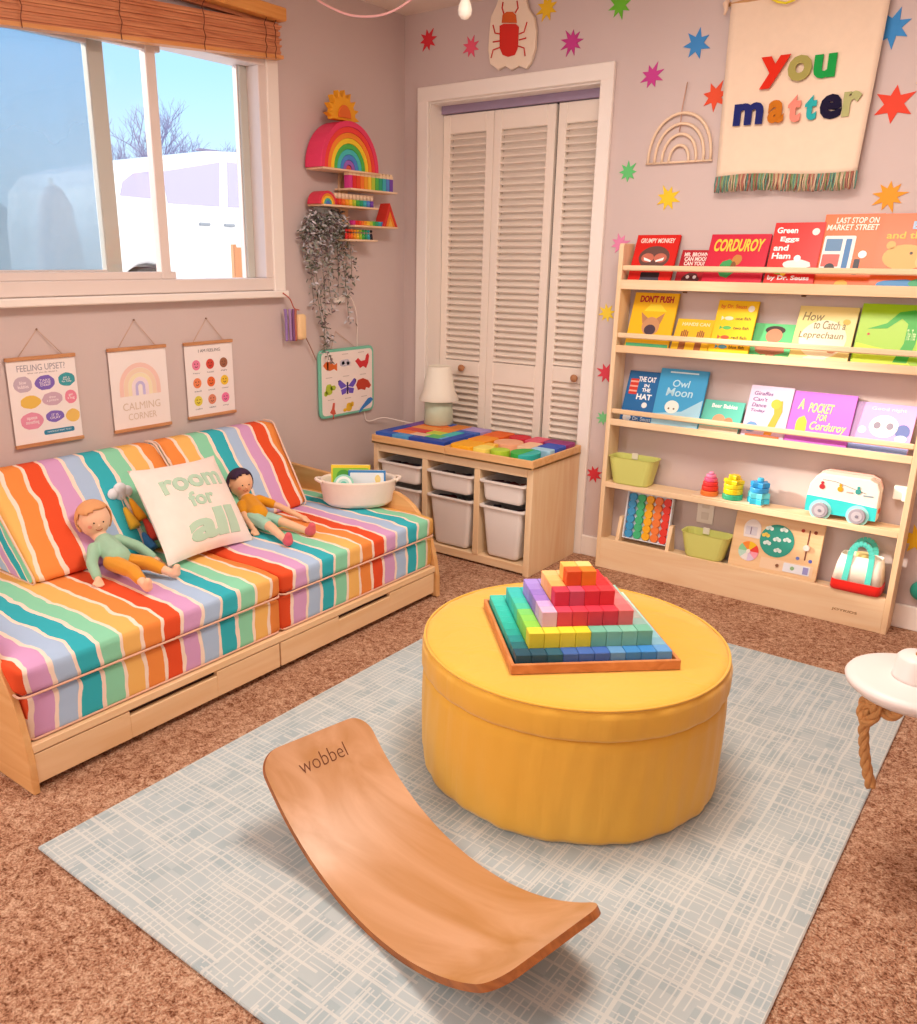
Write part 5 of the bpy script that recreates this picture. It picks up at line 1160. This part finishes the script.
# big rainbow
def arch_mesh(yc,z,r0,r1,x0,x1,c,n=24,sq=1.0):
    pts=[(yc+r1*math.cos(PI*i/n),z+r1*sq*math.sin(PI*i/n)) for i in range(n+1)]
    if r0>.001: pts+=[(yc+r0*math.cos(PI*(n-i)/n),z+r0*sq*math.sin(PI*(n-i)/n)) for i in range(n+1)]
    m=MB(); m.prism(pts,x0,x1,P(c,.5),plane_x(0,0,0),.001); return m
rr=[.188,.165,.143,.122,.101,.080,.059,.038]
cc=['E83A66','EE4038','F58A2A','F8CE2C','4FB64E','46BFC0','4A86D6','9A62C0']
nm=['pink-red','red-orange','orange','yellow','green','turquoise','blue','purple']
for k in range(8):
    r0=rr[k+1]+.001 if k<7 else .020
    x1=.110; m=arch_mesh(-.512,1.7035,r0,rr[k],.014,x1-.0015*k,cc[k],sq=1.04); tag(obj('rainbow_arch',m),'%s arch of the large nested wooden rainbow'%nm[k],'toy','arches of the large wooden rainbow')
m=arch_mesh(-.512,1.7035,0,.019,.014,.095,'D85A50'); tag(obj('rainbow_core',m),'solid red half-round at the centre of the large rainbow','toy')
sn=thing('wooden_sun','yellow-orange wooden sun balanced on top of the large rainbow','toy',(.04,-.53,1.89))
sc=(-.525,1.906); pts=[]
for k in range(28):
    a=-.25+ (PI+.5)*k/27; r=.102 if k%3==1 else .074; pts.append((sc[0]+r*math.cos(a),sc[1]+.014+r*math.sin(a)))
m=MB(); m.prism(pts,.030,.062,P('F2A81E',.5),plane_x(.024,0,0),.002); obj('rays',m,sn)
m=MB(); m.prism([(sc[0]+.040*math.cos(PI*i/16),sc[1]+.006+.050*math.sin(PI*i/16)) for i in range(17)],.062,.068,P('E8702A'),plane_x(.024,0,0),.001); obj('core',m,sn,'orange half-round')
def setorigin(o):
    pass
def peg_row(zi,y0,y1,n,cols,names,h,kind,name):
    for k in range(n):
        y=y0+(y1-y0)*(k+.5)/n; w=(y1-y0)/n*.90; z=LEDG[zi][0]+.0005
        t=thing(name,'%s %s, on the %s ledge of the wall rack'%(names[k],kind,['top','second','third','fourth','lowest'][zi]),'toy',(.045,y,z),'rainbow toys on the %s ledge'%['top','second','third','fourth','lowest'][zi])
        m=MB()
        if name=='pencil_block':
            m.box(.068,.098,y-w/2,y+w/2,z,z+h*.72,P(cols[k]),.001); obj('body',m,t)
            m=MB(); m.box(.068,.098,y-w/2,y+w/2,z+h*.72,z+h*.86,P('F6D6B0'),.0); m.prism([(y-w/2,z+h*.86),(y+w/2,z+h*.86),(y+w*.2,z+h),(y-w*.2,z+h)],.070,.096,P('F6D6B0'),plane_x(0,0,0)); obj('wooden_tip',m,t)
        elif name=='cup_block':
            m.lathe([(w*.50,0),(w*.50,h*.55)],P(cols[k]),Matrix.Translation((.083,y,z)),14); obj('body',m,t)
            m=MB(); m.lathe([(w*.42,h*.55),(w*.42,h)],P('F4D2B4'),Matrix.Translation((.083,y,z)),14); obj('top',m,t)
        elif name=='peg_figure':
            m.lathe([(w*.48,0),(w*.42,h*.35),(w*.22,h*.55)],P(cols[k]),Matrix.Translation((.083,y,z)),12); obj('body',m,t)
            m=MB(); m.ell((.083,y,z+h*.74),w*.40,P(cols[k]),n=10); obj('head',m,t)
        else:
            m.box(.072,.094,y-w/2,y+w/2,z,z+h,P(cols[k]),.001); obj('body',m,t)
c12=['D83A8C','E02A2A','E84A2A','F07A2A','F4A22A','F6C83A','B8CC3A','4FB64E','2FA678','3FB4C4','5A8AD8','7A4AB4']
n12=['magenta','red','vermilion','orange','amber','yellow','lime','green','sea green','turquoise','blue','purple']
peg_row(1,-.514,-.205,12,c12,n12,.075,'pencil-shaped block','pencil_block')
peg_row(2,-.600,-.335,11,c12[1:],n12[1:],.050,'round block with a pale top','cup_block')
peg_row(3,-.488,-.268,11,c12[:11],n12[:11],.020,'little cube','colour_cube')
peg_row(4,-.529,-.340,10,c12[1:10]+['2A2434'],n12[1:10]+['black'],.050,'peg figure','peg_figure')
# small rainbow on third ledge
for k,(r1,r0,c,n_) in enumerate(((.068,.055,'D8344E','crimson'),(.054,.043,'F08A2E','orange'),(.042,.031,'F4CE3A','yellow'),(.030,.019,'4AB0A0','teal'),(.018,.0,'4A7AC8','blue'))):
    m=arch_mesh(-.655,1.5555,r0*.8,r1*.8,.030,.104,c,16); tag(obj('rainbow_arch',m),'%s arch of the small rainbow on the third ledge'%n_,'toy','arches of the small wooden rainbow')
# triangle stack at the right of fourth ledge
for k,(a,b_,c,n_) in enumerate(((.052,.036,'D8382C','red'),(.034,.020,'F08A2A','orange'),(.018,.0,'F4B84A','yellow'))):
    yc=-.232; hq=a*2.0; hi=b_*2.0
    pts=[(yc-a,1.4765),(yc-a*.1,1.4765+hq),(yc+a,1.4765)] if b_==0 else [(yc-a,1.4765),(yc-a*.1,1.4765+hq),(yc+a,1.4765),(yc+b_,1.4765),(yc-b_*.1,1.4765+hi),(yc-b_,1.4765)]
    m=MB(); m.prism(pts,.045,.105,P(c),plane_x(0,0,0),.001); tag(obj('nesting_triangle',m),'%s piece of the nested triangle on the fourth ledge'%n_,'toy','nested triangle pieces')
# trailing plant
tp=thing('trailing_plant','grey-green trailing vine hanging on the wall below the rack','plant',(.05,-.62,1.52))
rg=random.Random(11); lm=MB(); sm_=MB(); LC=[mat('leaf_a','9A9E92',.6),mat('leaf_b','BAB8B8',.6),mat('leaf_c','6A6C5C',.6),mat('leaf_d','D4CED4',.6),mat('leaf_e','7E6A6C',.6)]
strands=[((322,212),(306,240),(318,300),(328,360),1),((318,212),(314,250),(322,310),(330,340),1),((328,212),(322,250),(325,300),(324,352),1),((330,210),(336,240),(344,270),(349,322),1),
 ((322,210),(330,240),(328,270),(332,312),1),((334,212),(342,235),(346,255),(345,292),1),((316,212),(308,230),(310,262),(314,305),1),((326,210),(334,230),(338,262),(338,300),1),((312,214),(306,225),(304,240),(312,270),0),((336,212),(344,225),(350,245),(352,280),1),((325,210),(318,235),(330,262),(322,290),1)]
for si,st_ in enumerate(strands):
    pts=[]
    for k,(a,b_) in enumerate(st_[:4]): pts.append(at(a,b_,'x',.030+.035*((si*37)%5)/5*(1 if k<3 else .4)))
    if si in (0,1): pts[-1].x=.034; 
    sp=smoothpath(pts,8); sm_.tube(sp,.0013,LC[2],5)
    for k in range(1,len(sp)):
        for q in range(8 if k<11 else 3):
            p=sp[k]+Vector((rg.uniform(-.006,.025),rg.uniform(-.026,.026),rg.uniform(-.014,.014)))
            if p.x<.010: p.x=.012
            l=rg.uniform(.018,.030); w_=l*.42; e=Euler((rg.uniform(-1.2,1.2),rg.uniform(-.5,1.0),rg.uniform(0,6.28)))
            MM=Matrix.Translation(p)@e.to_matrix().to_4x4()
            vs=[(0,0,0),(l*.3,w_*.5,.001),(l*.75,w_*.38,.0),(l,0,-.003),(l*.75,-w_*.38,0),(l*.3,-w_*.5,.001),(l*.5,0,-.002)]
            vs=[MM@Vector(v) for v in vs]
            mnx=min(v.x for v in vs)
            if mnx<.002: vs=[v+Vector((.003-mnx,0,0)) for v in vs]
            lm.add(vs,[[0,1,6],[1,2,6],[2,3,6],[3,4,6],[4,5,6],[5,0,6]],LC[rg.randrange(5)],smooth=False)
obj('foliage',lm,tp,recalc=False); obj('stems',sm_,tp)
m=MB(); m.lathe([(.0,0),(.028,0),(.036,.035),(.036,.040),(.030,.040),(.026,.030),(0,.030)],P('8A8A88'),Matrix.Translation((.046,-.640,1.505)),20); obj('pot',m,tp)
# charm below the sill corner
hc=thing('hanging_charm','cream block with purple strings hanging at the window sill corner','decoration',(.04,-.80,.98))
p=at(301,327,'x',.035)
m=MB(); m.box(p.x-.015,p.x+.015,p.y-.026,p.y+.026,p.z-.056,p.z+.056,P('F6D09C'),.014,seg=3,smooth=True); obj('block',m,hc)
for k,(a,c) in enumerate(((286,'9A7AB8'),(290,'B08CC0'),(293,'8A5A8C'),(295,'C0705C'))):
    m=MB(); q=[at(a-1+.5*k,309,'x',.035),at(a,318,'x',.036),at(a+.5,330,'x',.034),at(a+1,341,'x',.035)]; m.tube(smoothpath(q,4),.0065,P(c),6); obj('string',m,hc)
m=MB(); m.tube(smoothpath([at(283,293,'x',.055),at(290,299,'x',.045),at(294,308,'x',.038),at(299,310,'x',.035)],4),.0025,P('C8604C'),6); m.tube(smoothpath([at(306,338,'x',.030),at(311,348,'x',.022),at(316,360,'x',.018)],4),.0025,P('A87A68'),6); obj('cord',m,hc)

# ceiling cord, pendant bulb
cdn=thing('pink_cord','pink cord drooping from the ceiling near the window corner','cord',(.5,-.9,2.2))
m=MB(); pp=[at(300,-16,'y',-.9),at(318,0,'y',-.9),at(334,9,'y',-.9),at(350,15,'y',-.9),at(368,16.5,'y',-.9),at(385,14,'y',-.9),at(402,6,'y',-.9),at(425,-12,'y',-.9),at(445,-34,'y',-.9)]
pp=[Vector((.14,-.9,2.413))]+pp+[Vector((.93,-.9,2.413))]; m.tube(smoothpath(pp,5),.0042,P('F2B8B4'),8); obj('strand',m,cdn)
pb=thing('pendant_bulb','small white bulb hanging from the ceiling above the closet','light bulb',(.97,-.9,2.1)); p=at(465,9,'y',-.9)
m=MB(); m.lathe([(0,-.032),(.012,-.029),(.021,-.018),(.024,-.003),(.020,.014),(.012,.030),(.010,.040)],mat('bulb_glass','FDF4E6',.25),Matrix.Translation(p),20); obj('bulb',m,pb)
m=MB(); m.lathe([(.011,.036),(.011,.060),(.004,.066)],P('F0E4D6'),Matrix.Translation(p),14); obj('socket',m,pb)
m=MB(); m.tube([p+Vector((0,0,.06)),Vector((p.x,p.y,2.4135))],.002,P('F0E0D4'),6); obj('cord',m,pb)

# ================================================================== DISC SWING
sw=thing('disc_swing','white disc swing on a rope at the right edge','swing',(2.665,-1.55,.2)); SC=Vector((2.665,-1.553,.440))
m=MB(); m.lathe([(0,0),(.090,.0),(.122,.006),(.136,.018),(.139,.028),(.134,.036),(.120,.040),(0,.042)],mat('swing_white','E6DBD7',.4),Matrix.Translation(SC),56); obj('seat',m,sw)
m=MB(); m.lathe([(.050,.040),(.047,.048),(.045,.086),(.038,.094),(0,.096)],mat('swing_white','E6DBD7',.4),Matrix.Translation(SC),28); obj('hub',m,sw)
def rope(path,r,mt,tw=55):
    m=MB(); sp=smoothpath(path,8)
    for s in range(3):
        q=[]; L=0; up_=Vector((0,1,0))
        for i,p in enumerate(sp):
            t=(sp[min(i+1,len(sp)-1)]-sp[max(i-1,0)]).normalized(); 
            if i: L+=(p-sp[i-1]).length
            a_=up_-t*up_.dot(t); a_=a_.normalized() if a_.length>.05 else t.orthogonal().normalized(); c_=t.cross(a_)
            ang=L*tw/ (r/.01)*1.6+s*2*PI/3; q.append(p+(a_*math.cos(ang)+c_*math.sin(ang))*r*.5)
        m.tube(q,r*.62,mt,6)
    return m
RO=mat('jute_rope','CC945C',.85,bump=.8,bscale=300,var=.25,vscale=90)
N_=60; m=rope([SC+Vector((0,0,.095+ (2.41-SC.z-.10)*k/14)) for k in range(15)],.011,RO); obj('rope',m,sw)
m=rope([SC+Vector((0,0,-.002)),SC+Vector((-.015,.0,-.030)),at(893,716,'y',-1.545),at(876,708,'y',-1.54),at(866,700,'y',-1.53),at(862,712,'y',-1.53),at(866,722,'y',-1.54),at(875,715,'y',-1.55),at(876,703,'y',-1.55),at(868,706,'y',-1.53),at(864,725,'y',-1.53),at(864,745,'y',-1.53),at(866,765,'y',-1.53),at(871,787,'y',-1.53)],.0115,RO); obj('rope_tail',m,sw,'knotted end of the rope')

# ================================================================== OUTSIDE
mb=MB(); mb.box(-60,-.16,-30,60,.45,.60,mat('gravel','DEDAD6',.9,bump=.3,bscale=40,var=.1),0); g_=obj('ground',mb); g_['kind']='structure'
van=thing('white_minivan','white minivan parked outside the window','car',(-5.3,3.4,.6))
VW=mat('van_paint','F2F2F2',.25); VG=mat('van_glass','ACA8CC',.2,spec=.8); VB=P('3A3A40')
vo=Vector((-4.45,1.22,.60))    # rear corner of near side; +y is forward
def vy(pts): return [(vo.y+a,vo.z+b_) for a,b_ in pts]
side=[(.02,.30),(0,.55),(.0,1.0),(.06,1.34),(.20,1.50),(.55,1.60),(1.25,1.74),(1.9,1.78),(2.3,1.74),(2.8,1.5),(3.2,1.2),(3.9,1.02),(4.2,.85),(4.25,.5),(4.2,.28),(3.75,.25)]
def archpts(c,r): return [(c+r*math.cos(PI*i/10),.30+(r*1.02)*math.sin(PI*i/10)) for i in range(11)]
side+=archpts(3.35,.36)+[(2.9,.25),(.9,.25)]+archpts(.44,.36)+[(.05,.27)]
m=MB(); MXX=plane_x(0,0,0)
m.prism(vy(side),vo.x-1.8,vo.x,VW,MXX,.06,3); o=obj('body',m,van)
def vglass(pts,parent=van):
    m=MB(); m.prism(vy(pts),vo.x-.01,vo.x+.006,VG,MXX); obj('window',m,parent)
vglass([(.18,1.26),(.22,1.38),(.34,1.46),(.56,1.50),(.58,1.25)])
vglass([(.70,1.22),(.66,1.50),(1.36,1.64),(1.33,1.22)])
vglass([(1.44,1.22),(1.46,1.65),(1.9,1.65),(2.3,1.52),(2.7,1.24)])
for x in (-.22,-1.60):
    for c in (.44,3.35):
        m=MB(); m.prism(circ(vo.y+c,vo.z+.335,.30,28),vo.x+x,vo.x+x+.22 if x<-1 else vo.x-.01,P('2A2A30'),MXX,.03,2)
        if x>-1: m.prism(circ(vo.y+c,vo.z+.335,.21,24),vo.x-.012,vo.x+.002,P('C8CCD4'),MXX)
        obj('wheel',m,van)
for a in (1.14,1.46):
    m=MB(); m.box(vo.x,vo.x+.03,vo.y+a-.09,vo.y+a+.05,vo.z+1.03,vo.z+1.06,P('9AA0AA'),.01); obj('door_handle',m,van)
m=MB(); m.box(vo.x+.0,vo.x+.008,vo.y+1.1,vo.y+3.2,vo.z+.50,vo.z+.53,P('C8C8CC'),.003); obj('side_moulding',m,van)
m=MB(); m.box(vo.x-.35,vo.x-.28,vo.y+1.35,vo.y+2.3,vo.z+1.765,vo.z+1.79,P('8A7E98'),.01); obj('roof_rack',m,van)
# trees
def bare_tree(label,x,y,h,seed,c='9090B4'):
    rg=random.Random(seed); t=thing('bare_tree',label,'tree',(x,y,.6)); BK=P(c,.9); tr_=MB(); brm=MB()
    def grow(p,d,L,r,dep,mbs):
        q=p+d*L; mid=p.lerp(q,.5)+Vector((rg.uniform(-1,1),rg.uniform(-1,1),0))*L*.06
        mbs.tube([p,mid,q],[r,r*.85,r*.65],BK,5 if dep<3 else 3)
        if dep<6:
            for k in range(3 if dep else 4):
                a=Vector((rg.uniform(-1,1),rg.uniform(-1,1),rg.uniform(.1,.8))).normalized(); nd=(d*.75+a*.75).normalized(); grow(q if k<2 else p.lerp(q,.7),nd,L*rg.uniform(.6,.8),r*.6,dep+1,brm)
    grow(Vector((x,y,.6)),Vector((0,0,1)),h*.28,h*.02,0,tr_); obj('trunk',tr_,t,recalc=False); obj('branches',brm,t,recalc=False)
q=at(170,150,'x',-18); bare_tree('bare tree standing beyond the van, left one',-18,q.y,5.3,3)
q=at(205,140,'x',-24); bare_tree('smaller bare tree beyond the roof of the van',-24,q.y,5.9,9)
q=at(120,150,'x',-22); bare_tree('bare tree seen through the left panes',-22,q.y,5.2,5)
# far hedge and fence seen through the hazy panes
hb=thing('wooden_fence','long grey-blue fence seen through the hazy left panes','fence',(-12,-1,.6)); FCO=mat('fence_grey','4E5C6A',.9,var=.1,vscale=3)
m=MB()
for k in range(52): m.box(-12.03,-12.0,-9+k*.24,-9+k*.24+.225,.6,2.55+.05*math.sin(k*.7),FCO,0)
obj('boards',m,hb)
for k in range(6):
    m=MB(); m.box(-12.0,-11.92,-8.6+k*2.3,-8.5+k*2.3,.6,2.7,FCO,.005); obj('post',m,hb)
hd=MB(); rg=random.Random(5)
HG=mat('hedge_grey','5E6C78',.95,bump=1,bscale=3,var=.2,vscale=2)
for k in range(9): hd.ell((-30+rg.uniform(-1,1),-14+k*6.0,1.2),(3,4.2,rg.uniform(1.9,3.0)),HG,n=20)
hd_o=obj('distant_hedge',hd); tag(hd_o,'blurred grey-blue row of distant shrubbery beyond the fence','hedge')
# covered post
p0=at(58,262,'x',-1.6); p1=at(47,184,'x',-1.6)
um=thing('covered_post','pale pointed covered post just outside the left pane','post',(p0.x,p0.y,.6))
m=MB(); zt_=p1.z; yc=p1.y
m.lathe([(.16,.6),(.15,1.0),(.12,1.3),(.085,zt_-.10),(.045,zt_-.02),(.01,zt_)],mat('pale_canvas','E9D8D6',.8),Matrix.Translation((-1.6,yc+.03,0)),16); obj('cover',m,um)
m=MB(); m.tube([(-1.6,yc+.02,zt_-.05),(-1.6,yc+.02,zt_+.03)],.012,P('F4EEEA'),8); obj('finial',m,um)
# wooden chair back outside right pane
wc=thing('wooden_chair','top of a wooden chair back outside the right end of the window','chair',(-1.0,-.2,.6)); CW=P('D9986A')
for yy in (-.245,-.155):
    m=MB(); m.box(-1.02,-.99,yy-.012,yy+.012,.6,1.40,CW,.004); obj('leg',m,wc)
m=MB(); m.box(-1.015,-.995,-.24,-.16,1.05,1.385,CW,.004); obj('backrest',m,wc)
m=MB(); m.box(-1.02,-.66,-.257,-.143,1.0,1.03,CW,.004); obj('seat',m,wc)
for yy in (-.245,-.155):
    m=MB(); m.box(-.69,-.665,yy-.012,yy+.012,.6,1.0,CW,.004); obj('leg',m,wc)

# ================================================================== LIGHT
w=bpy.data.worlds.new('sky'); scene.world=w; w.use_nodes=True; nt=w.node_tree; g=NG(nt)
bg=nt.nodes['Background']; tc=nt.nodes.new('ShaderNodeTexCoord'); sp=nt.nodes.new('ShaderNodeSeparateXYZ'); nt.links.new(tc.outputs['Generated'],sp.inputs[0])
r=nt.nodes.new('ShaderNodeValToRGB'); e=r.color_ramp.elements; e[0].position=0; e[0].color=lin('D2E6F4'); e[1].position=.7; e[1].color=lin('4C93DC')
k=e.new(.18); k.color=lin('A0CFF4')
nt.links.new(g.math('MAXIMUM',sp.outputs[2],0.),r.inputs[0]); mr=nt.nodes.new('ShaderNodeMapRange'); mr.inputs['From Min'].default_value=0; mr.inputs['From Max'].default_value=.45; nt.links.new(sp.outputs[0],mr.inputs['Value'])   # sky brightened on the unseen side, added to light the van's near side
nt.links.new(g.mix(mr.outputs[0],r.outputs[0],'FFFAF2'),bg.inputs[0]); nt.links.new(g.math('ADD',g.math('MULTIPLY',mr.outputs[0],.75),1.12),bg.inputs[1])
def light(name,kind,loc,energy,color=(1,1,1),size=1,size2=None,to=None,angle=None):
    l=bpy.data.lights.new(name,kind); l.energy=energy; l.color=color
    if kind=='AREA': l.shape='RECTANGLE'; l.size=size; l.size_y=size2 or size
    if kind=='SUN': l.angle=R(angle)
    o=bpy.data.objects.new(name,l); COL.objects.link(o); o.location=loc
    if to is not None: o.rotation_euler=(Vector(to)-Vector(loc)).to_track_quat('-Z','Y').to_euler()
    return o
d=Vector((2.1,1.1,-1.0))
light('sun','SUN',(-8,-5,6),3.8,(1,.93,.80),to=Vector((-8,-5,6))+d,angle=3)
light('added_fill_left','AREA',(.06,-4.05,1.55),46,(1,.93,.86),1.3,1.1,to=(1.0,-4.05+.25,1.45))  # unseen fill lamp, added to push light in from the left
# light panel added on the ceiling, out of view, as fill
fx=thing('added_light_panel','white light panel added on the ceiling above the ottoman, out of view','light',(1.95,-1.6,2.36))
m=MB(); m.box(1.5,2.4,-2.05,-1.15,2.385,2.4135,WHITE,.004); obj('housing',m,fx)
light('added_fill_top','AREA',(1.95,-1.6,2.38),32,(1,.90,.80),.8,.8,to=(1.95,-1.6,0))  # overhead fill lamp, added to brighten the back wall and ottoman top
light('added_fill_front','AREA',(2.6,-4.86,1.6),17,(1,.94,.88),2.4,1.2,to=(2.3,-1.0,1.1))  # unseen fill lamp added behind the camera
wr3=sroot('added_window_front',(2.6,-4.9,1.0)); m=MB()  # frame added on the solid front wall around the fill lamp
for a in ((1.35,3.85,.95,1.0),(1.35,3.85,2.2,2.25),(1.35,1.4,1.0,2.2),(3.8,3.85,1.0,2.2)): m.box(a[0],a[1],-4.9,-4.87,a[2],a[3],WHITE,.003)
obj('frame',m,wr3)
vs=scene.view_settings; vs.view_transform='Standard'; vs.look='None'; vs.exposure=0.45; vs.gamma=1; vs.use_curve_mapping=False
